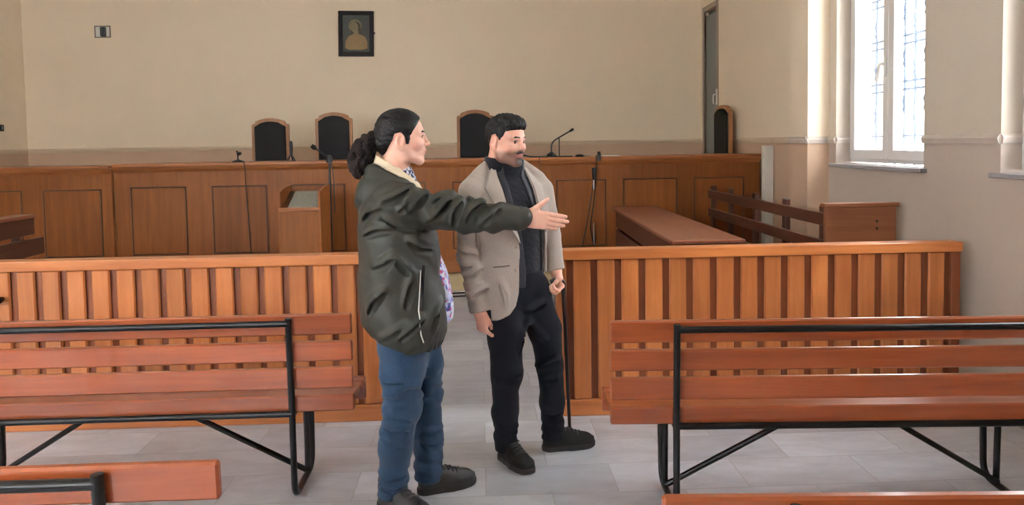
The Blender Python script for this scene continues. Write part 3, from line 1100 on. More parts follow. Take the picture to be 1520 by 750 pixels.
def ell(c, r, fr=WORLD, tilt=None):
    c = np.array(c, float); r = np.array(r, float)
    T = np.eye(3) if tilt is None else np.array(Matrix.Rotation(tilt[1], 3, tilt[0]))
    def fn(P):
        q = (fr.loc(P) - c) @ T
        k0 = np.linalg.norm(q / r, axis=1); k1 = np.linalg.norm(q / (r * r), axis=1)
        return np.where(k1 > 1e-9, k0 * (k0 - 1) / np.maximum(k1, 1e-9), -r.min())
    m = r.max()
    lo, hi = fr.box(c - m, c + m)
    return fn, lo, hi


def stack(rows, fr, n=2.3, pad=0.0, z0=None, z1=None):
    """rows: z, x_back, x_front, y_right, y_left  (cross-sections of a trunk or skirt)"""
    rows = np.array(sorted(rows), float)
    zs = np.linspace(rows[0, 0], rows[-1, 0], 90)
    tab = np.stack([np.interp(zs, rows[:, 0], rows[:, i]) for i in range(1, 5)], 1)
    ker = np.array([1, 2, 3, 2, 1.]) / 9
    sm = np.stack([np.convolve(np.pad(tab[:, i], 2, 'edge'), ker, 'valid') for i in range(4)], 1)
    zl = rows[0, 0] if z0 is None else z0
    zh = rows[-1, 0] if z1 is None else z1
    def fn(P):
        q = fr.loc(P)
        xb, xf, yr, yl = [np.interp(q[:, 2], zs, sm[:, i]) for i in range(4)]
        cx, cy, a, b = (xb + xf) / 2, (yr + yl) / 2, (xf - xb) / 2 + pad, (yl - yr) / 2 + pad
        a = np.maximum(a, .004); b = np.maximum(b, .004)
        u, v = np.abs(q[:, 0] - cx) / a, np.abs(q[:, 1] - cy) / b
        k0 = (u ** n + v ** n + 1e-12) ** (1 / n)
        g = np.sqrt((u ** (n - 1) / a) ** 2 + (v ** (n - 1) / b) ** 2) / np.maximum(k0, 1e-6) ** (n - 1)
        d = (k0 - 1) / np.maximum(g, 1e-6)
        d = np.maximum(d, -np.minimum(a, b))
        dz = np.maximum(zl - q[:, 2], q[:, 2] - zh)
        e = np.maximum(d, dz)
        out = np.sqrt(np.maximum(d, 0) ** 2 + np.maximum(dz, 0) ** 2)
        return np.where((d > 0) & (dz > 0), out, e)
    lo, hi = fr.box((rows[:, 1].min() - pad, rows[:, 3].min() - pad, zl), (rows[:, 2].max() + pad, rows[:, 4].max() + pad, zh))
    return fn, lo, hi


def poly2(pts, fr, ax=(0, 2), y=(-1, 1)):
    """inside of a polygon in the local (x, z) plane"""
    pts = np.array(pts, float)
    def fn(P):
        q = fr.loc(P)[:, ax]
        d = np.full(len(q), 1e9); s = np.ones(len(q))
        n = len(pts)
        for i in range(n):
            a, b = pts[i], pts[(i + 1) % n]
            e = b - a; w = q - a
            t = np.clip(w @ e / (e @ e), 0, 1)
            d = np.minimum(d, np.linalg.norm(w - t[:, None] * e, axis=1))
            c1 = q[:, 1] >= a[1]; c2 = q[:, 1] < b[1]; c3 = e[0] * w[:, 1] > e[1] * w[:, 0]
            fl = (c1 & c2 & c3) | (~c1 & ~c2 & ~c3)
            s = np.where(fl, -s, s)
        return s * d
    return fn, np.full(3, -50.), np.full(3, 50.)


def slab(fr, axis, lo=None, hi=None):
    def fn(P):
        q = fr.loc(P)[:, axis]
        d = np.full(len(q), -1.0)
        if lo is not None:
            d = np.maximum(d, lo - q)
        if hi is not None:
            d = np.maximum(d, q - hi)
        return d
    return fn, np.full(3, -50.), np.full(3, 50.)


def folds(waves, seed=1, lo=(-9, -9, -9), hi=(9, 9, 9), crease=False):
    """cloth folds: sum of warped directional ridges: (direction, wavelength, amplitude)"""
    rs = np.random.RandomState(seed)
    W_ = []
    for dr, wl, am in waves:
        dr = np.array(dr, float); dr /= np.linalg.norm(dr)
        W_.append((dr * 2 * PI / wl, am, rs.rand() * 6, rs.randn(3) * 2 * PI / (wl * 3.2), rs.rand() * 6, rs.randn(3) * 2 * PI / (wl * 2.1), rs.rand() * 6))
    def fn(P):
        d = np.zeros(len(P))
        for w, am, ph, w2, p2, w3, p3 in W_:
            u = P @ w + ph + 1.1 * np.sin(P @ w2 + p2)
            env = .5 + .5 * np.sin(P @ w3 + p3)
            d += am * (1.7 * (np.sin(u * .5) ** 2 + .012) ** .3 - 1.3) * env if crease else am * (np.sin(u) + .25 * np.sin(2 * u + 1)) * env
        edge = np.ones(len(P))                       # fade the folds out at the borders of their zone
        for ax in range(3):
            if lo[ax] > -8:
                edge *= np.clip((P[:, ax] - lo[ax]) / .04, 0, 1)
            if hi[ax] < 8:
                edge *= np.clip((hi[ax] - P[:, ax]) / .04, 0, 1)
        return d * edge
    return fn, np.array(lo, float), np.array(hi, float)


# ---------------------------------------------------------------- skin and cloth
def skin_material():
    m, nt, b, L = new_mat('skin')
    N = nt.nodes.new
    at = N('ShaderNodeAttribute'); at.attribute_name = 'pigment'
    tc = N('ShaderNodeTexCoord')
    nz = N('ShaderNodeTexNoise'); nz.inputs['Scale'].default_value = 45; nz.inputs['Detail'].default_value = 4
    L(tc.outputs['Object'], nz.inputs['Vector'])
    mr = N('ShaderNodeMapRange'); mr.inputs['To Min'].default_value = .92; mr.inputs['To Max'].default_value = 1.08
    L(nz.outputs['Fac'], mr.inputs['Value'])
    vs = N('ShaderNodeVectorMath'); vs.operation = 'SCALE'
    L(at.outputs['Color'], vs.inputs[0]); L(mr.outputs['Result'], vs.inputs['Scale'])
    L(vs.outputs['Vector'], b.inputs['Base Color'])
    b.inputs['Roughness'].default_value = .48
    b.inputs['Subsurface Weight'].default_value = .12
    b.inputs['Subsurface Radius'].default_value = (.012, .005, .003)
    b.inputs['Subsurface Scale'].default_value = 1.0
    return m


def weave(name, c1, c2, scale=700, rough=.85, bump=.25, sheen=.3, big=.1, fold=.3, fscale=6, rot=(.2, -.5, .3), st=(.5, .5, 1)):
    m, nt, b, L = new_mat(name)
    N = nt.nodes.new
    tc = N('ShaderNodeTexCoord')
    n1 = N('ShaderNodeTexNoise'); n1.inputs['Scale'].default_value = scale; n1.inputs['Detail'].default_value = 2
    L(tc.outputs['Object'], n1.inputs['Vector'])
    cr = N('ShaderNodeValToRGB'); e = cr.color_ramp.elements
    e[0].position = .38; e[0].color = c2; e[1].position = .62; e[1].color = c1
    L(n1.outputs['Fac'], cr.inputs['Fac'])
    n2 = N('ShaderNodeTexNoise'); n2.inputs['Scale'].default_value = 9; n2.inputs['Detail'].default_value = 4
    L(tc.outputs['Object'], n2.inputs['Vector'])
    mr = N('ShaderNodeMapRange'); mr.inputs['To Min'].default_value = 1 - big; mr.inputs['To Max'].default_value = 1 + big
    L(n2.outputs['Fac'], mr.inputs['Value'])
    vs = N('ShaderNodeVectorMath'); vs.operation = 'SCALE'
    L(cr.outputs['Color'], vs.inputs[0]); L(mr.outputs['Result'], vs.inputs['Scale'])
    L(vs.outputs['Vector'], b.inputs['Base Color'])
    b.inputs['Roughness'].default_value = rough
    b.inputs['Sheen Weight'].default_value = sheen
    b.inputs['Specular IOR Level'].default_value = .3
    bp = N('ShaderNodeBump'); bp.inputs['Strength'].default_value = bump; bp.inputs['Distance'].default_value = .002
    L(n1.outputs['Fac'], bp.inputs['Height'])
    fold_bump(nt, b, None, fscale, fold, .012, rot, st, bp)
    return m


def fold_bump(nt, b, height, scale, strength, dist, rot, stretch=(1, 1, .45), prev=None):
    """fine sharp creases of worn cloth"""
    N = nt.nodes.new; L = nt.links.new
    tc = N('ShaderNodeTexCoord')
    m1 = N('ShaderNodeMapping'); m1.inputs['Rotation'].default_value = rot
    L(tc.outputs['Object'], m1.inputs['Vector'])
    mp = N('ShaderNodeMapping'); mp.inputs['Scale'].default_value = stretch
    L(m1.outputs['Vector'], mp.inputs['Vector'])
    nz = N('ShaderNodeTexNoise'); nz.noise_type = 'RIDGED_MULTIFRACTAL'
    nz.inputs['Scale'].default_value = scale; nz.inputs['Detail'].default_value = 1.5; nz.inputs['Distortion'].default_value = .5
    L(mp.outputs['Vector'], nz.inputs['Vector'])
    bp = N('ShaderNodeBump'); bp.inputs['Strength'].default_value = strength; bp.inputs['Distance'].default_value = dist
    L(nz.outputs['Fac'], bp.inputs['Height'])
    if prev is not None:
        L(prev.outputs['Normal'], bp.inputs['Normal'])
    L(bp.outputs['Normal'], b.inputs['Normal'])


def rain_cloth():
    m, nt, b, L = new_mat('olive_rain_cloth')
    N = nt.nodes.new
    tc = N('ShaderNodeTexCoord')
    mp = N('ShaderNodeMapping'); mp.inputs['Scale'].default_value = (1, 1, .55); mp.inputs['Rotation'].default_value = (0, .5, 0)
    L(tc.outputs['Object'], mp.inputs['Vector'])
    n1 = N('ShaderNodeTexNoise'); n1.inputs['Scale'].default_value = 11; n1.inputs['Detail'].default_value = 3; n1.inputs['Distortion'].default_value = 1.2
    L(mp.outputs['Vector'], n1.inputs['Vector'])
    b.inputs['Base Color'].default_value = srgb(52, 52, 45)
    b.inputs['Roughness'].default_value = .55
    b.inputs['Specular IOR Level'].default_value = .35
    bp = N('ShaderNodeBump'); bp.inputs['Strength'].default_value = .25; bp.inputs['Distance'].default_value = .01
    L(n1.outputs['Fac'], bp.inputs['Height'])
    fold_bump(nt, b, None, 6.5, .8, .018, (.2, .75, .3), (1, 1, .4), bp)
    return m


def checks(name, c1, c2, s):
    m, nt, b, L = new_mat(name)
    N = nt.nodes.new
    tc = N('ShaderNodeTexCoord')
    ck = N('ShaderNodeTexChecker'); ck.inputs['Scale'].default_value = s
    ck.inputs['Color1'].default_value = c1; ck.inputs['Color2'].default_value = c2
    L(tc.outputs['Object'], ck.inputs['Vector']); L(ck.outputs['Color'], b.inputs['Base Color'])
    b.inputs['Roughness'].default_value = .8
    return m


def floral(name):
    m, nt, b, L = new_mat(name)
    N = nt.nodes.new
    tc = N('ShaderNodeTexCoord')
    nz = N('ShaderNodeTexVoronoi'); nz.inputs['Scale'].default_value = 58
    L(tc.outputs['Object'], nz.inputs['Vector'])
    sp = N('ShaderNodeSeparateColor'); L(nz.outputs['Color'], sp.inputs[0])
    cr = N('ShaderNodeValToRGB'); cr.color_ramp.interpolation = 'CONSTANT'; e = cr.color_ramp.elements
    e[0].position = 0; e[0].color = srgb(214, 216, 232)
    e[1].position = .45; e[1].color = srgb(96, 98, 178)
    x = e.new(.68); x.color = srgb(176, 182, 222)
    x = e.new(.88); x.color = srgb(190, 92, 136)
    L(sp.outputs[0], cr.inputs['Fac']); L(cr.outputs['Color'], b.inputs['Base Color'])
    b.inputs['Roughness'].default_value = .8
    return m


M['skin'] = skin_material()
M['hair'] = plain('dark_hair', srgb(15, 12, 13), .5, noise=.35, nscale=70, bump=.4, bscale=120, spec=.3)
M['ponytail'] = plain('brown_curly_hair', srgb(36, 28, 26), .75, noise=.5, nscale=60, bump=.9, bscale=90, spec=.2)
M['brow'] = plain('brow_hair', srgb(30, 23, 21), .7, noise=.2, nscale=60)
M['rain'] = rain_cloth()
M['lining'] = plain('cream_lining', srgb(226, 208, 178), .8, noise=.06)
M['jeans'] = weave('blue_denim', srgb(42, 70, 98), srgb(25, 44, 67), 500, .8, .12, .15, .3, .6, 7, (.1, .45, .2), (.45, .45, 1))
M['blazer'] = weave('greige_wool', srgb(172, 158, 148), srgb(154, 141, 132), 420, .9, .15, .3, .05, .25, 5, (.1, .3, .2), (1, 1, .35))
M['trousers'] = weave('navy_cotton', srgb(12, 13, 27), srgb(8, 9, 19), 600, .9, .15, .03, .15, .6, 6, (.1, .45, .2), (.45, .45, 1))
M['knit'] = weave('navy_knit', srgb(15, 17, 28), srgb(9, 10, 18), 260, .9, .3, .2, .1)
M['cardigan'] = plain('slate_zip_cardigan', srgb(28, 31, 40), .45, noise=.12, nscale=20)
M['shoe'] = plain('dark_shoe_leather', srgb(32, 27, 28), .5, noise=.2, nscale=40, bump=.2, bscale=150)
M['sole'] = plain('dark_rubber_sole', srgb(38, 34, 35), .7, noise=.1)
M['suede'] = plain('black_suede', srgb(15, 13, 13), .85, noise=.2, nscale=40)
M['lace'] = plain('dark_lace', srgb(58, 52, 56), .7)
M['shirt_check'] = checks('checked_shirt', srgb(220, 220, 228), srgb(44, 48, 84), 60)
M['shirt_floral'] = floral('printed_shirt')
M['cane_wood'] = plain('dark_cane_wood', srgb(38, 22, 20), .35, noise=.15)
M['moustache'] = plain('moustache_hair', srgb(52, 38, 35), .8, noise=.3, nscale=90)


def head_ops(f, H, kneck=(-.03, 0, -.2), neck_r=.056, ez=0.0, es=1.0):
    f.add(ell((-.012, 0, .030), (.098, .076, .085), H), .01)
    f.add(ell((.025, 0, .000), (.068, .066, .085), H), .02)
    f.add(ell((.040, 0, -.045), (.050, .054, .058), H), .02)
    for s in (-1, 1):
        f.add(cone((-.005, s * .056, -.035), (.020, s * .050, -.078), .020, .020, H), .02)
        f.add(cone((.020, s * .049, -.078), (.070, s * .014, -.100), .020, .019, H), .02)
        f.add(ell((.062, s * .040, -.028), (.026, .024, .022), H), .018)
    f.add(cone((.072, -.009, -.099), (.072, .009, -.099), .0195, .0195, H), .012)
    f.add(ell((.074, 0, -.060), (.026, .030, .026), H), .015)
    for s in (-1, 1):
        f.add(cone((.086, s * .012, .018), (.066, s * .046, .020), .0105, .010, H), .014)
    for s in (-1, 1):
        f.add(ell((.099, s * .032, -.001), (.014, .017, .012), H), .014, 's')
        f.add(ell((.072, s * .032, .000), (.0135, .0155, .0125), H), .003)
        f.add(cone((.0835, s * .020, .0035), (.079, s * .045, .003), .0035, .003, H), .004)
    f.add(cone((.088, 0, .012), (.106, 0, -.022), .0075, .0105, H), .010)
    f.add(ell((.108, 0, -.029), (.0125, .0115, .0105), H), .008)
    for s in (-1, 1):
        f.add(ell((.094, s * .0115, -.033), (.012, .008, .009), H), .006)
        f.add(ell((.099, s * .007, -.041), (.006, .0035, .004), H), .003, 's')
    f.add(ell((.094, 0, -.058), (.0095, .022, .0055), H), .006)
    f.add(ell((.091, 0, -.0705), (.0095, .019, .0065), H), .006)
    f.add(cone((.104, -.021, -.0640), (.104, .021, -.0640), .0045, .0045, H), .003, 's')
    f.add(cone((.103, 0, -.081), (.103, 0, -.081), .006, .006, H), .012, 's')
    for s in (-1, 1):
        f.add(ell((-.010, s * .080, -.004 + ez), (.0195 * es, .008, .032 * es), H, ('Y', .18)), .006)
        f.add(ell((-.005, s * .0885, .002 + ez), (.0115 * es, .0095, .021 * es), H, ('Y', .18)), .003, 's')
        f.add(cone((.004, s * .081, -.006 + ez), (.002, s * .081, .004 + ez), .005, .004, H), .004)
        f.add(ell((-.003, s * .078, -.031 * es + ez), (.009, .006, .010), H), .005)
    f.add(cone((-.022, 0, -.05), kneck, neck_r, neck_r + .004, H), .025)


def hand_ops(f, Hf, left=False, curl=((8, 12, 8),) * 4, spread=(5, 1, -3, -8), thumb=((.02, .026, -.010), (.052, .052, -.012), (.080, .070, -.008), (.100, .082, -.004)), scale=1.0):
    """x along the fingers, y towards the thumb, z out of the back of the hand"""
    s = -1 if left else 1
    sc = scale
    kn = [(.090, .029), (.094, .009), (.089, -.011), (.081, -.029)]
    ln = [(.044, .026, .020), (.048, .030, .021), (.044, .028, .021), (.034, .021, .019)]
    rr = [(.0108, .0098, .0090, .0078), (.0110, .0100, .0092, .0079), (.0106, .0097, .0089, .0077), (.0096, .0088, .0081, .0070)]
    def w(p):
        return (p[0] * sc, p[1] * sc * s, p[2] * sc)
    f.add(cone(w((-.05, 0, 0)), w((.01, 0, 0)), .027 * sc, .026 * sc, Hf), .02)
    for (kx, ky) in kn:
        f.add(cone(w((.008, ky * .72, -.002)), w((kx, ky, 0)), .0150 * sc, .0112 * sc, Hf), .014)
    f.add(ell(w((.045, .002, -.004)), (.048 * sc, .036 * sc, .014 * sc), Hf), .012)
    f.add(cone(w((.012, .022, -.010)), w((.050, .036, -.012)), .017 * sc, .014 * sc, Hf), .012)
    tips = []
    for i, (kx, ky) in enumerate(kn):
        p = np.array([kx, ky, 0.0]); a = 0.0; sp = math.radians(spread[i])
        for j in range(3):
            a += math.radians(curl[i][j])
            dv = np.array([math.cos(a) * math.cos(sp), math.cos(a) * math.sin(sp), -math.sin(a)])
            q = p + dv * ln[i][j]
            f.add(cone(w(p), w(q), rr[i][j] * sc, rr[i][j + 1] * sc, Hf), .0035)
            p = q
        tips.append(p)
    rt = (.0135, .0120, .0108, .0085)
    for j in range(3):
        f.add(cone(w(thumb[j]), w(thumb[j + 1]), rt[j] * sc, rt[j + 1] * sc, Hf), .006 if j else .012)
    return tips


def skin_paint(H, base, lip, beard=None, amount=0.0):
    def fn(V):
        q = H.loc(V)
        c = np.tile(np.array(base), (len(V), 1))
        def blend(m, col):
            return c * (1 - m[:, None]) + np.array(col) * m[:, None]
        near = np.linalg.norm(q, axis=1) < .2
        l = np.clip(1.2 - np.sqrt(((q[:, 1]) / .021) ** 2 + ((q[:, 2] + .0645) / .0115) ** 2), 0, .35) / .35 * (q[:, 0] > .085) * near
        if amount:
            m = np.clip((-.040 - q[:, 2] + .25 * np.maximum(q[:, 0] - .05, 0)) / .022, 0, 1) * (q[:, 0] > -.015) * near * (q[:, 2] > -.135)
            m *= np.clip((.06 + q[:, 0]) / .07, 0, 1)
            mus = np.clip(1.3 - np.sqrt((q[:, 1] / .03) ** 2 + ((q[:, 2] + .050) / .0095) ** 2), 0, .5) * 2 * (q[:, 0] > .08) * near
            goat = np.clip(1.3 - np.sqrt((q[:, 1] / .022) ** 2 + ((q[:, 2] + .094) / .022) ** 2), 0, .5) * 2 * (q[:, 0] > .05) * near
            c = blend(m * amount, beard)
            c = blend(np.maximum(mus, goat) * min(1, amount * 1.35), beard)
        c = blend(l * .8, lip)
        ck = np.clip(1 - np.sqrt(((q[:, 0] - .06) / .03) ** 2 + ((np.abs(q[:, 1]) - .05) / .03) ** 2 + ((q[:, 2] + .03) / .028) ** 2), 0, 1) * near
        c = c * (1 - .12 * ck[:, None] * np.array([0, 1, 1]))
        return c
    return fn


def eyes(H, parent, gaze=(0, 0)):
    for s in (-1, 1):
        lf = Field()
        lf.add(cone((.0875, s * .021, .0040), (.0880, s * .032, .0068), .0018, .0020, H), .002)
        lf.add(cone((.0880, s * .032, .0068), (.0800, s * .046, .0030), .0020, .0016, H), .002)
        lo, hi = H.box((.06, -.06, -.01), (.11, .06, .02))
        lf.obj('eyelashes', M['brow'], lo, hi, .0013, parent)
    for s in (-1, 1):
        mb = MB()
        c = H.w((.0735, s * .032, .0))
        fw = H.R[:, 0]
        r = bmesh.ops.create_uvsphere(mb.bm, u_segments=20, v_segments=14, radius=.0128)
        for v in r['verts']:
            v.co = Vector(c) + v.co
        o = mb.build('eyeball', M['eyewhite'], parent, True)
        mi = MB()
        ga = H.R @ np.array([1, gaze[0] , gaze[1]]); ga /= np.linalg.norm(ga)
        q = c + ga * .0105
        Rm = Vector(ga).to_track_quat('Z', 'Y').to_matrix()
        r = bmesh.ops.create_uvsphere(mi.bm, u_segments=16, v_segments=10, radius=1)
        for v in r['verts']:
            v.co = Vector(q) + Rm @ Vector((v.co.x * .0066, v.co.y * .0066, v.co.z * .0030))
        mi.build('iris', M['iris'], o, True)


M['eyewhite'] = plain('eye_white', srgb(200, 190, 184), .2, noise=.02)
M['iris'] = plain('dark_brown_iris', srgb(30, 20, 16), .15, noise=.05)


def brows(H, parent, tiltz=.004):
    for s in (-1, 1):
        f = Field()
        f.add(cone((.0950, s * .015, .0225), (.0885, s * .034, .0240 + tiltz * .4), .0036, .0036, H), .004)
        f.add(cone((.0885, s * .034, .0235 + tiltz * .4), (.071, s * .051, .0185), .0038, .0022, H), .004)
        lo, hi = H.box((.05, -.07, -.01), (.12, .07, .05))
        o = f.obj('eyebrow', M['brow'], lo, hi, .0016, parent)
        o.location = -parent.location


def shoe(fr, parent, mat, name='shoe', L=.285, high=.10, laces=True):
    """heel at the local origin, toe along +x"""
    f = Field()
    def foot(f, pad, z0, z1, k=.01):
        rows = [(.045, .036), (.12, .036), (.19, .046), (.235, .040)]
        pts = [(.042, 0, .036), (.10, .0, .036), (.16, .002, .045), (.205, .006, .046), (L - .040, .004, .036)]
        for (xa, ya, ra), (xb, yb, rb) in zip(pts, pts[1:]):
            def prim(xa=xa, ya=ya, ra=ra + pad, xb=xb, yb=yb, rb=rb + pad):
                a = np.array([xa, ya]); b = np.array([xb, yb]); ab = b - a; l2 = ab @ ab
                def fn(P):
                    q = fr.loc(P)
                    t = np.clip((q[:, :2] - a) @ ab / l2, 0, 1)
                    d = np.linalg.norm(q[:, :2] - a - t[:, None] * ab, axis=1) - (ra + (rb - ra) * t)
                    toe = np.clip((q[:, 0] - .22) / .07, 0, 1) ** 2 * .014       # toe spring
                    dz = np.maximum(z0 + toe - q[:, 2], q[:, 2] - z1 - toe * .6)
                    return np.maximum(d, dz) + np.sqrt(np.maximum(d + .006, 0) ** 2 + np.maximum(dz + .006, 0) ** 2) * .0
                lo, hi = fr.box((min(xa, xb) - .06, -.07, z0), (max(xa, xb) + .06, .07, z1 + .02))
                return fn, lo, hi
            f.add(prim(), k)
    foot(f, -.003, .018, .045, .012)
    f.add(cone((.055, 0, .045), (.050, 0, high), .036, .038, fr), .02)
    f.add(cone((.060, 0, high - .01), (.135, 0, .068), .036, .036, fr), .025)
    f.add(cone((.135, 0, .062), (L - .058, .003, .046), .036, .030, fr), .025)
    f.add(cone((.19, .004, .035), (L - .048, .003, .034), .042, .034, fr), .02)
    f.add(slab(fr, 2, .016, high + .012), .006, 'i')
    lo, hi = fr.box((-.02, -.08, 0), (L + .03, .08, high + .04))
    up = f.obj(name, mat, lo, hi, .0035, parent)
    g = Field()
    foot(g, .004, .0, .026, .012)
    g.obj('sole', M['sole'] if laces else M['suede'], lo, hi, .0035, up)
    if laces:
        zz = np.linspace(.16, .02, 300)
        def top(x, y, up_=.001):
            d = f(fr.o + np.stack([np.full(300, x), np.full(300, y), zz], 1) @ fr.R.T)
            i = np.nonzero(d < 0)[0]
            return fr.w((x, y, (zz[i[0]] if len(i) else .06) + up_))
        mb = MB()
        for i in range(5):
            x = .102 + .021 * i
            mb.tube([top(x, y) for y in (-.027, -.016, 0, .016, .027)], .0034, 6)
            mb.tube([top(x + .021 * (y + .027) / .054, y, .002) for y in (-.027, -.014, 0, .014, .027)], .0034, 6)
        for s in (-1, 1):
            k_ = top(.098, 0, .004)
            mb.tube([k_, k_ + fr.R @ np.array((.010, s * .018, .013)), k_ + fr.R @ np.array((.020, s * .036, -.004))], .0032, 6)
            mb.tube([k_, k_ + fr.R @ np.array((-.002, s * .020, .018)), k_ + fr.R @ np.array((.004, s * .034, .002)), k_ + fr.R @ np.array((.002, s * .012, -.001))], .0032, 6)
        mb.build('laces', M['lace'], up, True)
    return up


def creases(f, lines, y0, y1, r=.011, ridge=.017):
    """folds pressed into the cloth on the side towards -y: a groove with a raised lip beside it.
    lines: polylines of (x, z); the depth is found on the garment itself"""
    ys = np.linspace(y0, y1, 500)
    found = []
    for ln in lines:
        P3 = []
        up = []
        for (x, z) in ln:
            row = []
            for dz in (0.0, ridge):
                d = f(np.stack([np.full(500, x), ys, np.full(500, z + dz)], 1))
                i = np.nonzero(d < 0)[0]
                row.append(ys[i[0]] if len(i) else None)
            if row[0] is None:
                continue
            P3.append((x, row[0], z))
            up.append((x, row[1] if row[1] is not None else row[0], z + ridge))
        found.append((P3, up))
    for P3, up in found:
        n = len(P3)
        for i in range(n - 1):
            def rr(j):
                return r * (.45 + .55 * math.sin(PI * (j + .5) / n))
            b0, b1 = np.array(up[i]) + (0, rr(i) * .55, 0), np.array(up[i + 1]) + (0, rr(i + 1) * .55, 0)
            f.add(cone(b0, b1, rr(i) * 1.0, rr(i + 1) * 1.0), .028)
        for i in range(n - 1):
            def rr(j):
                return r * (.45 + .55 * math.sin(PI * (j + .5) / n))
            a0, a1 = np.array(P3[i]) - (0, rr(i) * .30, 0), np.array(P3[i + 1]) - (0, rr(i + 1) * .30, 0)
            f.add(cone(a0, a1, rr(i), rr(i + 1)), .012, 's')


def uv(ln, u0, v0, x0, z0, s):
    """scale a sketched polyline to metres"""
    out = []
    for (a, b), (c, d) in zip(ln, ln[1:]):
        for k_ in range(4):
            t = k_ / 4
            out.append((x0 + (a + (c - a) * t - u0) * s, z0 - (b + (d - b) * t - v0) * s))
    out.append((x0 + (ln[-1][0] - u0) * s, z0 - (ln[-1][1] - v0) * s))
    return out


# ---------------------------------------------------------------- the man pointing (left)
def pointing_man():
    root = thing('person', 'man with a ponytail in olive rain jacket and jeans, holding out his right arm', 'person', (-.33, 3.30, 0))
    inv = Vector((.33, -3.30, 0))
    def P(o):
        o.location = inv; return o
    H = Frame.yaw((-.336, 3.30, 1.608), 5, 0)
    J = Frame.yaw((-.35, 3.31, 0), 4)
    body = Field()
    head_ops(body, H, (-.040, 0, -.20), .058, -.014, 1.12)
    sh_r, el_r, wr_r = (-.345, 3.135, 1.335), (-.070, 3.165, 1.275), (.170, 3.20, 1.255)
    sh_l, el_l, wr_l = (-.36, 3.49, 1.335), (-.375, 3.555, 1.06), (-.315, 3.53, .83)
    body.add(stack([(.86, -.10, .09, -.15, .15), (1.0, -.10, .09, -.145, .145), (1.2, -.12, .10, -.165, .165), (1.34, -.11, .06, -.16, .16), (1.42, -.09, .02, -.08, .08)], J), .04)
    for a, b, c in ((sh_r, el_r, wr_r), (sh_l, el_l, wr_l)):
        body.add(cone(a, b, .052, .040), .03)
        body.add(cone(b, c, .040, .029), .02)
    HR = Frame((.186, 3.203, 1.253), (.985, .05, -.105), (.105, .0, .985), (0, -1, 0))
    HR.R = np.stack([HR.R[:, 0], HR.R[:, 1], np.cross(HR.R[:, 0], HR.R[:, 1])], 1)
    hand_ops(body, HR, False, ((4, 6, 4), (8, 8, 6), (12, 10, 8), (16, 12, 8)), (-5, -5.5, -6, -6),
             ((.016, .024, -.006), (.046, .050, -.002), (.068, .070, .002), (.090, .092, .004)))
    dl = np.array(wr_l) - np.array(el_l)
    HL = Frame(np.array(wr_l) + dl / np.linalg.norm(dl) * .015, dl, (1, .1, .25), (0, 1, 0))
    zc = np.cross(HL.R[:, 0], HL.R[:, 1]); HL.R = np.stack([HL.R[:, 0], np.cross(zc, HL.R[:, 0]), zc], 1)
    hand_ops(body, Frame(HL.o, HL.R[:, 0], -HL.R[:, 1], HL.R[:, 2] * 1), True, ((25, 30, 20),) * 4)
    hip = [(-.355, 3.215, .86), (-.305, 3.395, .86)]
    kne = [(-.350, 3.205, .46), (-.268, 3.385, .44)]
    ank = [(-.405, 3.215, .07), (-.248, 3.372, .085)]
    for a, b, c in zip(hip, kne, ank):
        body.add(cone(a, b, .085, .055), .04)
        body.add(cone(b, c, .052, .036), .03)
    base = srgb(232, 178, 156)[:3]
    b = P(body.obj('body', M['skin'], (-.62, 3.05, .03), (.43, 3.66, 1.76), .003, root, 1,
                   skin_paint(H, base, srgb(196, 116, 106)[:3], srgb(120, 92, 84)[:3], .10)))
    # hair
    hf = Field()
    hf.add(ell((-.012, 0, .036), (.106, .084, .092), H), .01)
    hf.add(ell((-.075, 0, -.015), (.045, .062, .065), H), .03)
    for s in (-1, 1):
        hf.add(cone((.018, s * .062, .030), (.022, s * .0655, -.024), .014, .009, H), .012)
    hf.add(folds([((.2, .2, 1), .022, .0014), ((.1, -.5, .8), .03, .0012)], 3), 0, 'd')
    hf.add(poly2([(.082, .155), (.080, .084), (.066, .057), (.055, .038), (.044, .020), (.037, .004), (.033, -.028), (.016, -.030), (.012, .000), (-.004, .022), (-.032, .016),
                  (-.040, -.012), (-.058, -.040), (-.075, -.075), (-.16, -.08), (-.18, .155)], H), .006, 'i')
    lo, hi = H.box((-.16, -.12, -.12), (.12, .12, .16))
    P(hf.obj('hair', M['hair'], lo, hi, .0028, root))
    pf = Field()
    path = [((-.100, 0, -.005), .026), ((-.128, 0, -.012), .034), ((-.155, -.004, -.040), .046), ((-.178, -.004, -.080), .048), ((-.190, 0, -.118), .040), ((-.192, 0, -.150), .022)]
    for (a, ra), (c, rc) in zip(path, path[1:]):
        pf.add(cone(a, c, ra, rc, H), .02)
    pf.add(folds([((1, .3, .4), .045, .006), ((.3, 1, -.6), .032, .005), ((-.5, .6, 1), .022, .004)], 8), 0, 'd')
    lo, hi = H.box((-.27, -.1, -.22), (-.05, .1, .06))
    po = P(pf.obj('ponytail', M['ponytail'], lo, hi, .003, root))
    tf = MB(); tf.tube([H.w((-.108 + .004 * math.sin(a), .030 * math.cos(a), -.006 + .030 * math.sin(a))) for a in [k * PI / 8 for k in range(17)]], .006, 8)
    P(tf.build('hair_tie', M['black'], root, True))
    brows(H, root)
    eyes_parent = len(bpy.data.objects)
    before = set(bpy.data.objects)
    eyes(H, root)
    for o in set(bpy.data.objects) - before:
        if o.parent == root:
            P(o)
    # jacket
    jf = Field()
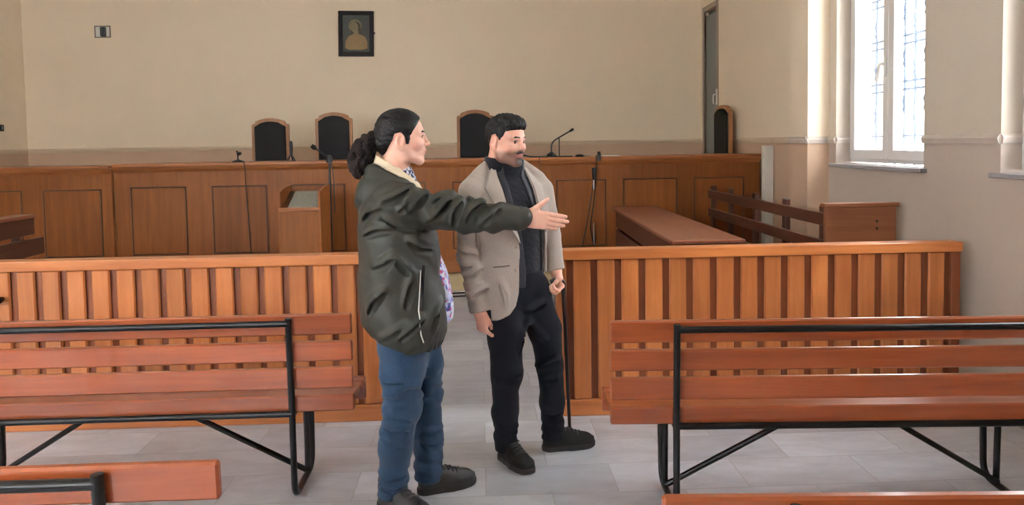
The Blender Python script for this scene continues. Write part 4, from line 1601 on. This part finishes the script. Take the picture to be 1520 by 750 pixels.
    jf.add(stack([(.703, -.070, .165, -.195, .20), (.725, -.105, .176, -.216, .222), (.76, -.150, .187, -.236, .238), (.81, -.184, .190, -.246, .246), (.90, -.188, .187, -.246, .246), (1.03, -.188, .172, -.242, .242),
                  (1.18, -.186, .158, -.240, .240), (1.30, -.180, .122, -.220, .220), (1.36, -.168, .092, -.185, .185), (1.40, -.145, .065, -.13, .13), (1.435, -.115, .045, -.092, .092)], J, 2.2), .02)
    for sgn, a, bb, c in ((-1, sh_r, el_r, wr_r), (1, sh_l, el_l, wr_l)):
        a = np.array(a); a2 = a + np.array((-.02, -.01 * sgn * -1, .0))
        jf.add(cone(a2, bb, .090, .074), .05)
        jf.add(cone(bb, c, .074, .052), .02)
    jf.add(ell((-.110, 0, 1.395), (.075, .135, .070), J, ('Y', -.5)), .03)         # folded-down hood
    jf.add(ell((-.165, 0, 1.365), (.032, .110, .065), J, ('Y', .25)), .02)
    jf.add(cone(J.w((-.105, -.080, 1.465)), J.w((.055, -.060, 1.385)), .026, .020), .02)
    jf.add(cone(J.w((-.105, .080, 1.465)), J.w((.055, .060, 1.385)), .026, .020), .02)
    jf.add(cone(J.w((-.120, -.06, 1.46)), J.w((-.120, .06, 1.46)), .028, .028), .03)
    jf.add(folds([((1, .3, .8), .22, .004), ((.6, .2, -1), .27, .004)], 5), 0, 'd')
    jf.add(folds([((1, 0, .45), .105, .0075), ((1, .2, -.5), .14, .005)], 11, (-.34, 3.0, 1.10), (.20, 3.3, 1.5)), 0, 'd')
    jf.add(folds([((.8, .2, 1), .16, .004), ((1, .3, -.35), .19, .004)], 17, (-.7, 3.0, .66), (-.1, 3.7, 1.12), True), 0, 'd')
    jf.add(folds([((1, .1, .55), .10, .007), ((.9, 0, -.5), .13, .005)], 23, (-.30, 3.0, 1.10), (.19, 3.3, 1.45), True), 0, 'd')
    jf.add(folds([((.7, .2, 1), .15, .004)], 29, (-.7, 3.0, 1.0), (-.1, 3.7, 1.42), True), 0, 'd')
    # hem gathers, the sleeve ends, the neck hole
    jf.add(folds([((1, 1, 0), .036, .004)], 4, (-.7, 3.0, .64), (.1, 3.7, .79)), 0, 'd')
    jf.add(cone(J.w((-.058, 0, 1.42)), J.w((-.01, 0, 1.64)), .064, .088), .01, 's')
    sk = [[(572, 301), (590, 297), (606, 289), (616, 281)], [(600, 314), (611, 304), (620, 292)], [(612, 313), (625, 303), (636, 290)], [(578, 326), (590, 334), (606, 340), (630, 344)],
          [(676, 338), (679, 322), (684, 308), (690, 294)], [(648, 303), (662, 298), (676, 295)], [(697, 330), (706, 316), (722, 306)], [(640, 330), (656, 318), (670, 300)], [(716, 340), (730, 328), (744, 316)],
          [(560, 512), (580, 500), (606, 484)], [(594, 506), (608, 494), (626, 478)], [(546, 470), (556, 452), (572, 434)], [(586, 380), (598, 396), (612, 410)], [(604, 456), (609, 436), (614, 414)],
          [(543, 352), (562, 344), (582, 342)], [(556, 400), (574, 394), (590, 380)], [(640, 500), (644, 478), (652, 460)], [(610, 360), (622, 372), (640, 378)], [(540, 330), (552, 318), (570, 310)]]
    creases(jf, [uv(l, 624, 430, -.255, .98, .00277) for l in sk], 2.95, 3.32)
    def cuff(P):
        d = np.array((.24, .035, -.02)); d = d / np.linalg.norm(d)
        return (P - np.array(wr_r)) @ d - .012
    jf.add((cuff, np.array((.10, 3.1, 1.1)), np.array((.35, 3.35, 1.4))), .004, 'u') if False else None
    jk = P(jf.obj('jacket', M['rain'], (-.64, 3.02, .64), (.24, 3.66, 1.52), .0048, root))
    # turned-back cuff
    cf = Field()
    cf.add(cone((.118, 3.192, 1.260), (.168, 3.199, 1.256), .0535, .051), .01)
    cf.add(folds([((.3, .5, 1), .05, .003)], 6), 0, 'd')
    d = np.array((.24, .035, -.02)); d = d / np.linalg.norm(d)
    def cap(P):
        t = (P - np.array((.118, 3.192, 1.260))) @ d
        return np.maximum(-t, t - .058)
    cf.add((cap, np.full(3, -50.), np.full(3, 50.)), .006, 'i')
    cu = cf.obj('cuff', M['rain'], (.05, 3.1, 1.15), (.25, 3.3, 1.36), .003, jk)
    # cream collar lining
    lf = Field()
    ring = [(-.108, 0, 1.505), (-.095, -.050, 1.503), (-.050, -.080, 1.478), (.0, -.082, 1.450), (.048, -.066, 1.415), (.088, -.036, 1.380)]
    for s in (1, -1):
        pr = [(x, y * s, z) for x, y, z in ring]
        for a, c in zip(pr, pr[1:]):
            lf.add(cone(a, c, .0085, .0085, J), .006)
            a2 = (a[0] * .93 - .004, a[1] * .88, a[2] + .018); c2 = (c[0] * .93 - .004, c[1] * .88, c[2] + .018)
            lf.add(cone(a2, c2, .0085, .0085, J), .012)
    P(lf.obj('collar_lining', M['lining'], (-.55, 3.18, 1.30), (-.22, 3.45, 1.58), .0028, root))
    # checked collar of the shirt in front of the neck
    sf = Field()
    sf.add(stack([(1.34, -.08, .080, -.058, .058), (1.40, -.085, .076, -.064, .064), (1.435, -.09, .068, -.067, .067), (1.468, -.095, .054, -.070, .070), (1.488, -.095, .042, -.070, .070)], J, 2.0), .01)
    sf.add(cone((.050, -.025, 1.425), (.078, -.040, 1.390), .014, .010, J), .012)
    sf.add(cone((.050, .025, 1.425), (.078, .040, 1.390), .014, .010, J), .012)
    P(sf.obj('shirt_collar', M['shirt_check'], (-.50, 3.2, 1.32), (-.22, 3.42, 1.52), .003, root))
    # shirt tail showing in front of the jacket
    sf = Field()
    sf.add(stack([(.775, .05, .196, -.03, .10), (.80, .05, .217, -.06, .13), (.86, .05, .224, -.075, .14), (.93, .05, .214, -.08, .14), (1.02, .05, .192, -.08, .14), (1.10, .04, .160, -.08, .14)], J, 2.2), .01)
    sf.add(folds([((.2, 1, .1), .05, .004)], 9), 0, 'd')
    P(sf.obj('shirt', M['shirt_floral'], (-.34, 3.16, .75), (-.08, 3.5, 1.14), .004, root))
    # slanted side pocket zip on the near side of the jacket
    def near(x, z):
        ys = np.linspace(2.95, 3.3, 400)
        dd = jf(np.stack([np.full(400, x), ys, np.full(400, z)], 1))
        i = np.nonzero(dd < 0)[0]
        return ys[i[0]] if len(i) else 3.1
    zp = [(-.240 - .0012 * i, 1.075 - .018 * i) for i in range(11)]
    pts = [(x, near(x, z) - .001, z) for x, z in zp]
    mb = MB(); mb.tube(pts, .0085, 6); o = mb.build('pocket_zip', M['black'], jk, True)
    pts2 = [(p[0] - .011, near(p[0] - .011, p[2]) - .003, p[2]) for p in pts[1:]] + [(x, near(x, z) - .003, z) for x, z in ((-.258, .865), (-.260, .83), (-.256, .79), (-.247, .755))]
    mb = MB(); mb.tube(pts2, .0026, 6); mb.build('zip_piping', M['white'], jk, True)
    # jeans
    tf = Field()
    tf.add(stack([(.60, -.10, .10, -.15, .15), (.70, -.115, .12, -.175, .175), (.84, -.115, .12, -.178, .178), (.95, -.11, .11, -.165, .165)], J, 2.2), .04)
    tf.add(cone((-.350, 3.212, .80), (-.352, 3.205, .60), .104, .090), .03)
    tf.add(cone((-.352, 3.205, .60), kne[0], .090, .080), .03)
    tf.add(cone(kne[0], (-.388, 3.21, .27), .078, .070), .03)
    tf.add(cone((-.388, 3.21, .27), (-.404, 3.215, .065), .068, .060), .03)
    tf.add(cone((-.285, 3.395, .80), (-.270, 3.388, .58), .100, .082), .03)
    tf.add(cone((-.270, 3.388, .58), kne[1], .082, .074), .03)
    tf.add(cone(kne[1], (-.258, 3.38, .25), .073, .064), .03)
    tf.add(cone((-.258, 3.38, .25), (-.258, 3.366, .085), .063, .065), .03)
    tf.add(folds([((.35, .1, 1), .2, .002), ((-.5, .2, 1), .25, .002)], 12), 0, 'd')
    tf.add(folds([((.25, .15, 1), .060, .0055)], 14, (-.6, 3.0, -.1), (0, 3.6, .24)), 0, 'd')
    tf.add(folds([((-.4, .15, 1), .065, .0055)], 15, (-.6, 3.0, .36), (0, 3.6, .60)), 0, 'd')
    tf.add(folds([((.5, .1, 1), .10, .0035), ((-.6, .1, 1), .12, .003)], 16, (-.7, 3.0, -.1), (0.1, 3.7, .9), True), 0, 'd')
    sk = [[(566, 602), (582, 610), (608, 616)], [(570, 556), (584, 560), (600, 558)], [(566, 622), (586, 634), (604, 634)], [(564, 700), (580, 706), (600, 702)],
          [(563, 714), (582, 720), (602, 716)], [(622, 676), (640, 682), (656, 678)], [(624, 662), (640, 664), (655, 658)], [(566, 640), (578, 650), (592, 656)]]
    creases(tf, [uv(l, 597, 600, -.354, .459, .00290) for l in sk], 3.0, 3.5, .0075, .014)
    tf.add(slab(WORLD, 2, .058, .96), .008, 'i')
    P(tf.obj('jeans', M['jeans'], (-.56, 3.06, .04), (-.13, 3.52, .98), .0048, root))
    P(shoe(Frame((-.470, 3.262, 0), (.80, -.60, 0), (.60, .80, 0), (0, 0, 1)), root, M['shoe']))
    P(shoe(Frame((-.312, 3.342, 0), (.94, .34, 0), (-.34, .94, 0), (0, 0, 1)), root, M['shoe']))
    return root


pointing_man()


# ---------------------------------------------------------------- the man with the cane (right)
def cane_man():
    root = thing('person', 'short-haired bearded man in beige blazer and navy roll-neck, holding a cane', 'person', (.17, 3.68, 0))
    inv = Vector((-.17, -3.68, 0))
    def P(o):
        o.location = inv; return o
    H = Frame.yaw((.128, 3.665, 1.590), -42, 7)
    J = Frame.yaw((.14, 3.68, 0), -63)
    sh_r, el_r, wr_r = (-.040, 3.605, 1.345), (-.062, 3.590, 1.055), (-.016, 3.560, .780)
    sh_l, el_l, wr_l = (.305, 3.765, 1.335), (.345, 3.805, 1.10), (.372, 3.765, .935)
    body = Field()
    head_ops(body, H, (-.045, 0, -.19), .058, -.004, 1.1)
    body.add(stack([(.86, -.09, .09, -.15, .15), (1.0, -.085, .10, -.15, .15), (1.2, -.10, .105, -.16, .16), (1.34, -.10, .06, -.155, .155), (1.42, -.08, .02, -.08, .08)], J), .04)
    for a, b, c in ((sh_r, el_r, wr_r), (sh_l, el_l, wr_l)):
        body.add(cone(a, b, .05, .038), .03)
        body.add(cone(b, c, .038, .028), .02)
    d = np.array(wr_r) - np.array(el_r); d = d / np.linalg.norm(d)
    xh = np.array((.16, -.03, -.98))
    th = np.array((.62, -.78, 0.1))                     # thumb side faces forward
    zb = np.cross(xh, th); zb /= np.linalg.norm(zb); th = np.cross(zb, xh)
    HR = Frame(np.array(wr_r) + xh * .012, xh, th, zb)
    hand_ops(body, HR, False, ((38, 32, 18), (52, 52, 30), (58, 58, 34), (60, 58, 34)), (2, 0, -2, -4),
             ((.014, .022, -.010), (.044, .034, -.022), (.070, .034, -.030), (.090, .030, -.034)), .90)
    # left hand closed on the cane handle
    xl = np.array((.15, -.35, -.9)); yl = np.array((.5, -.8, .4))
    xl /= np.linalg.norm(xl)
    zl = -np.cross(xl, yl); zl /= np.linalg.norm(zl); yl = np.cross(xl, zl)
    HLf = Frame(np.array(wr_l) + xl * .010, xl, -yl, zl)
    HLf.R = np.stack([xl, np.cross(zl, xl), zl], 1)
    hand_ops(body, HLf, True, ((55, 70, 45),) * 4, (2, 0, -2, -4),
             ((.014, .022, -.010), (.046, .038, -.022), (.066, .030, -.040), (.076, .012, -.052)), .92)
    hip = [(.075, 3.655, .87), (.235, 3.735, .87)]
    kne = [(.108, 3.605, .46), (.325, 3.740, .46)]
    ank = [(.103, 3.668, .075), (.345, 3.785, .075)]
    for a, b, c in zip(hip, kne, ank):
        body.add(cone(a, b, .065, .045), .04)
        body.add(cone(b, c, .042, .034), .03)
    base = srgb(224, 166, 144)[:3]
    P(body.obj('body', M['skin'], (-.16, 3.43, .03), (.50, 3.95, 1.74), .003, root, 1,
               skin_paint(H, base, srgb(196, 120, 116)[:3], srgb(80, 57, 50)[:3], .72)))
    hf = Field()
    hf.add(ell((-.014, 0, .036), (.103, .082, .090), H), .01)
    hf.add(ell((.018, 0, .088), (.078, .066, .040), H), .02)
    hf.add(ell((.062, .0, .082), (.032, .052, .022), H), .015)
    hf.add(folds([((1, .3, .2), .020, .003), ((.6, 1, .3), .026, .0025)], 21), 0, 'd')
    hf.add(poly2([(.110, .16), (.106, .070), (.082, .058), (.062, .052), (.044, .046), (.036, .018), (.030, -.028), (.016, -.028), (.010, .008), (-.006, .032), (-.032, .022),
                  (-.040, -.014), (-.062, -.052), (-.085, -.082), (-.16, -.08), (-.18, .16)], H), .006, 'i')
    lo, hi = H.box((-.16, -.12, -.12), (.13, .12, .16))
    P(hf.obj('hair', M['hair'], lo, hi, .0028, root))
    brows(H, root, .002)
    before = set(bpy.data.objects)
    eyes(H, root, (-.15, -.12))
    for o in set(bpy.data.objects) - before:
        if o.parent == root:
            P(o)
    mf = Field()
    for s in (-1, 1):
        mf.add(cone((.1015, s * .003, -.0490), (.0945, s * .018, -.0525), .0042, .0040, H), .004)
        mf.add(cone((.0945, s * .018, -.0525), (.0865, s * .026, -.062), .0040, .0024, H), .004)
    mf.add(folds([((.1, 1, .4), .006, .0008)], 5), 0, 'd')
    lo, hi = H.box((.07, -.045, -.085), (.12, .045, -.03))
    P(mf.obj('moustache', M['moustache'], lo, hi, .0016, root))
    # roll-neck
    torso = [(.72, -.11, .120, -.190, .190), (.85, -.11, .122, -.185, .185), (.95, -.105, .122, -.178, .178), (1.05, -.105, .128, -.178, .178), (1.2, -.115, .128, -.188, .188),
             (1.31, -.12, .112, -.188, .188), (1.37, -.115, .090, -.165, .165), (1.42, -.10, .055, -.115, .115), (1.465, -.085, .022, -.075, .075)]
    kf = Field()
    kf.add(stack([r for r in torso if r[0] > .9] + [(.90, -.10, .112, -.17, .17)], J, 2.2, -.020), .01)
    nb, ntp = J.w((-.034, .004, 1.395)), J.w((-.006, .010, 1.508))
    kf.add(cone(nb, ntp, .070, .068), .015)
    kf.add(cone(nb + (ntp - nb) * .66, ntp, .073, .071), .006)
    kf.add(cone(H.w((-.034, 0, -.105)), H.w((-.045, 0, -.20)), .071, .074), .01)
    kf.add(cone(H.w((-.034, 0, -.108)), H.w((-.037, 0, -.130)), .0745, .0755), .005)
    kf.add(folds([((.3, .3, 1), .03, .0015)], 31), 0, 'd')
    kf.add(slab(H, 2, -.75, -.088), .008, 'i')
    kf.add(slab(WORLD, 2, .90, 1.6), .008, 'i')
    P(kf.obj('roll_neck', M['knit'], (-.1, 3.45, .88), (.42, 3.93, 1.60), .004, root))
    # open zip cardigan under the blazer
    def opening(rows, xmin=-.02):
        rows = np.array(sorted(rows), float)
        def fn(P):
            q = J.loc(P)
            a = np.interp(q[:, 2], rows[:, 0], rows[:, 1]); b = np.interp(q[:, 2], rows[:, 0], rows[:, 2])
            return np.maximum(np.maximum(a - q[:, 1], q[:, 1] - b), xmin - q[:, 0])
        return fn, np.full(3, -50.), np.full(3, 50.)
    cf = Field()
    cf.add(stack([r for r in torso if r[0] > .9] + [(.86, -.11, .122, -.185, .185)], J, 2.2, -.010), .01)
    cf.add(cone(nb, nb + (ntp - nb) * .55, .083, .080), .02)
    cf.add(folds([((.5, .5, 1), .06, .002)], 33), 0, 'd')
    cf.add(opening([(.8, .02, .135), (.95, .025, .135), (1.14, .0, .125), (1.28, -.035, .065), (1.40, -.045, .04), (1.50, -.05, .045)]), .006, 's')
    cf.add(slab(WORLD, 2, .88, 1.47), .006, 'i')
    P(cf.obj('cardigan', M['cardigan'], (-.1, 3.45, .85), (.42, 3.93, 1.5), .0042, root))
    # blazer
    bf = Field()
    bf.add(stack(torso, J, 2.2, .004), .01)
    for a, b, c in ((sh_r, el_r, wr_r), (sh_l, el_l, wr_l)):
        bf.add(cone(a, b, .066, .057), .035)
        bf.add(cone(b, c, .057, .046), .012)
    bf.add(cone(J.w((-.050, -.085, 1.485)), J.w((-.02, -.165, 1.395)), .022, .045), .03)
    bf.add(cone(J.w((-.050, .085, 1.485)), J.w((-.02, .165, 1.395)), .022, .045), .03)
    bf.add(cone(J.w((-.095, -.06, 1.475)), J.w((-.095, .06, 1.475)), .022, .022), .03)
    bf.add(folds([((.4, .3, 1), .15, .0035), ((1, .5, -.4), .17, .0035)], 41), 0, 'd')
    bf.add(folds([((.5, .3, 1), .13, .003)], 44, (-.3, 3.4, .78), (.0, 3.8, 1.34), True), 0, 'd')
    bf.add(folds([((.2, .2, 1), .055, .005)], 43, (-.2, 3.4, .80), (-.0, 3.75, 1.15)), 0, 'd')
    OPEN = [(.66, -.16, .30), (.735, -.125, .30), (.76, -.070, .22), (.80, -.040, .185), (.86, -.026, .165), (.95, -.018, .160), (1.05, -.018, .155), (1.14, -.026, .150), (1.28, -.080, .098), (1.40, -.092, .085), (1.46, -.085, .080), (1.56, -.08, .08)]
    sk = [[(684, 392), (694, 398), (708, 394)], [(688, 410), (700, 408), (714, 398)], [(682, 372), (692, 378), (706, 380)], [(700, 440), (710, 432), (722, 428)], [(708, 340), (710, 360), (712, 380)], [(742, 420), (748, 438), (750, 458)]]
    creases(bf, [uv(l, 693, 385, -.071, 1.026, .00318) for l in sk], 3.35, 3.75, .008, .014)
    bf.add(opening(OPEN), .006, 's')
    bf.add(cone(J.w((-.028, 0, 1.40)), J.w((.0, 0, 1.60)), .080, .10), .01, 's')
    def wristcut(P):
        e = np.array(wr_r) - np.array(el_r); e = e / np.linalg.norm(e)
        return -((P - np.array(wr_r)) @ e - .004)
    bf.add((wristcut, np.array((-.12, 3.45, .68)), np.array((.0, 3.64, .82))), .004, 's')
    def wristcut2(P):
        e = np.array(wr_l) - np.array(el_l); e = e / np.linalg.norm(e)
        return -((P - np.array(wr_l)) @ e - .004)
    bz_ = bf
    bf.add((wristcut2, np.array((.33, 3.66, .83)), np.array((.46, 3.82, .96))), .004, 's')
    bf.add(slab(WORLD, 2, .735, 1.56), .008, 'i')
    bz = P(bf.obj('blazer', M['blazer'], (-.16, 3.44, .70), (.50, 3.96, 1.56), .0042, root))
    # lapels: thin folded pieces lying on the chest
    def lapel(side, pts):
        """pts: (z, inner, outer) in the chest's own coordinates"""
        mb = MB()
        rows = []
        for z, a, c in pts:
            row = []
            for i in range(5):
                l = a + (c - a) * i / 4
                xs = np.linspace(.25, -.15, 300)
                W3 = np.stack([J.w((x, l, z)) for x in xs])
                dd = stk(W3)
                k_ = np.nonzero(dd < 0)[0]
                x = xs[k_[0]] if len(k_) else .0
                row.append(J.w((x + .007 + .009 * i / 4, l, z)))
            rows.append(row)
        top = [[mb.bm.verts.new(p) for p in r] for r in rows]
        bot = [[mb.bm.verts.new(p - J.R[:, 0] * .006) for p in r] for r in rows]
        n, m_ = len(rows), 5
        for i in range(n - 1):
            for j in range(m_ - 1):
                mb.bm.faces.new((top[i][j], top[i][j + 1], top[i + 1][j + 1], top[i + 1][j]))
                mb.bm.faces.new((bot[i][j], bot[i + 1][j], bot[i + 1][j + 1], bot[i][j + 1]))
        ring_t = [top[0][j] for j in range(m_)] + [top[i][-1] for i in range(1, n)] + [top[-1][j] for j in range(m_ - 2, -1, -1)] + [top[i][0] for i in range(n - 2, 0, -1)]
        ring_b = [bot[0][j] for j in range(m_)] + [bot[i][-1] for i in range(1, n)] + [bot[-1][j] for j in range(m_ - 2, -1, -1)] + [bot[i][0] for i in range(n - 2, 0, -1)]
        for k_ in range(len(ring_t)):
            k2 = (k_ + 1) % len(ring_t)
            mb.bm.faces.new((ring_t[k_], ring_b[k_], ring_b[k2], ring_t[k2]))
        return mb.build('lapel', M['blazer'], bz, True)
    bs = Field()
    bs.add(stack(torso, J, 2.2, .004), .01)
    bs.add(cone(J.w((-.050, -.085, 1.485)), J.w((-.02, -.165, 1.395)), .022, .045), .03)
    bs.add(cone(J.w((-.050, .085, 1.485)), J.w((-.02, .165, 1.395)), .022, .045), .03)
    bs.add(cone(J.w((-.095, -.06, 1.475)), J.w((-.095, .06, 1.475)), .022, .022), .03)
    stk = bs
    lapel(-1, [(1.455, -.078, -.100), (1.42, -.088, -.125), (1.385, -.090, -.140), (1.378, -.090, -.150), (1.36, -.088, -.158), (1.30, -.082, -.140), (1.22, -.060, -.100), (1.14, -.030, -.050), (1.10, -.020, -.024)])
    lapel(1, [(1.455, .074, .098), (1.42, .082, .118), (1.385, .086, .134), (1.378, .088, .146), (1.36, .090, .152), (1.30, .096, .150), (1.22, .122, .160), (1.14, .150, .168)])
    # buttons, lapel pin, pocket flap line
    def chest(l, z):
        xs = np.linspace(.25, -.15, 300)
        dd = bf(np.stack([J.w((x, l, z)) for x in xs])); k_ = np.nonzero(dd < 0)[0]
        return J.w((xs[k_[0]], l, z)) if len(k_) else J.w((.12, l, z))
    for z in (.972, 1.085):
        mb = MB()
        c = chest(-.036, z); Rm = Vector(J.R[:, 0]).to_track_quat('Z', 'Y').to_matrix()
        r = bmesh.ops.create_uvsphere(mb.bm, u_segments=14, v_segments=8, radius=1)
        for v in r['verts']:
            v.co = Vector(c) + Rm @ Vector((v.co.x * .0095, v.co.y * .0095, v.co.z * .004))
        mb.build('button', M['blazer_button'], bz, True)
    pts = [chest(l, .995 + (l + .1) * .05) for l in (-.145, -.125, -.105, -.085, -.07)]
    mb = MB(); mb.tube(pts, .0035, 6); mb.build('pocket_welt', M['blazer_dark'], bz, True)
    # trousers
    tf = Field()
    tf.add(stack([(.70, -.09, .085, -.13, .14), (.78, -.105, .098, -.170, .175), (.86, -.108, .104, -.175, .178), (.95, -.10, .104, -.165, .168)], J, 2.2), .03)
    tf.add(cone((.085, 3.650, .84), (.108, 3.615, .64), .096, .083), .025)
    tf.add(cone((.108, 3.615, .64), (.110, 3.605, .46), .083, .074), .03)
    tf.add(cone((.110, 3.605, .46), (.100, 3.64, .26), .073, .062), .03)
    tf.add(cone((.100, 3.64, .26), (.103, 3.668, .075), .060, .056), .03)
    tf.add(cone((.245, 3.735, .84), (.308, 3.735, .64), .094, .080), .025)
    tf.add(cone((.308, 3.735, .64), (.334, 3.740, .46), .080, .066), .03)
    tf.add(cone((.334, 3.740, .46), (.345, 3.765, .26), .065, .060), .03)
    tf.add(cone((.345, 3.765, .26), (.348, 3.785, .075), .060, .058), .03)
    tf.add(folds([((.5, .1, 1), .24, .002), ((-.6, .3, 1), .28, .002)], 52), 0, 'd')
    tf.add(folds([((.6, .1, 1), .12, .003), ((-.5, .3, 1), .14, .0025)], 55, (-.3, 3.3, -.1), (.7, 4.1, .95), True), 0, 'd')
    tf.add(folds([((.25, .1, 1), .065, .005)], 53, (-.1, 3.4, -.1), (.6, 4.0, .22)), 0, 'd')
    sk = [[(774, 552), (762, 558), (746, 568)], [(832, 546), (818, 552), (800, 560)], [(738, 566), (750, 576), (766, 580)], [(740, 640), (752, 646), (766, 642)], [(808, 628), (822, 634), (836, 630)], [(736, 650), (752, 656), (768, 652)],
          [(786, 480), (776, 500), (770, 524)], [(790, 484), (800, 500), (812, 512)], [(784, 466), (796, 462), (812, 456)], [(830, 574), (818, 580), (806, 578)]]
    creases(tf, [uv(l, 752, 560, .110, .444, .00322) for l in sk], 3.4, 3.95, .009, .016)
    tf.add(slab(WORLD, 2, .055, .955), .008, 'i')
    tr = P(tf.obj('trousers', M['trousers'], (-.06, 3.46, .04), (.48, 3.94, .98), .0046, root))
    P(shoe(Frame((.078, 3.728, 0), (.50, -.866, 0), (.866, .50, 0), (0, 0, 1)), root, M['suede'], L=.275, high=.095, laces=True))
    P(shoe(Frame((.288, 3.782, 0), (.992, .125, 0), (-.125, .992, 0), (0, 0, 1)), root, M['suede'], L=.285, high=.095, laces=True))
    return HLf


M['blazer_button'] = plain('horn_button', srgb(150, 138, 122), .35)
M['blazer_dark'] = plain('welt_thread', srgb(92, 82, 76), .8)
HLf = cane_man()

# the cane: crook handle in the left hand, tip on the floor behind the left shoe
g = HLf.w((.075, .0, -.034))
t = thing('walking_cane', 'dark wooden walking cane with a curved black handle, under the blazer man\'s left hand', 'cane', (.452, 3.93, 0))
inv = -Vector((.452, 3.93, 0))
tip = Vector((.452, 3.93, .022)); top = Vector((.405, 3.725, .845))
mb = MB(); mb.tube([tip, top], .0105, 12, radii=[.0085, .0115]); o = mb.build('shaft', M['cane_wood'], t, True); o.location = inv
mb = MB(); mb.tube([top - (top - tip) * .02, top, Vector((.407, 3.722, .872)), Vector((.396, 3.716, .890)), Vector((.368, 3.718, .892)), Vector((.342, 3.726, .880))], .0125, 12, .02)
o = mb.build('handle', M['black'], t, True); o.location = inv
mb = MB(); mb.lathe([(0, 0), (.014, 0), (.015, .01), (.012, .032), (0, .034)], (.452, 3.93, 0), 14); o = mb.build('rubber_tip', M['black'], t, True); o.location = inv
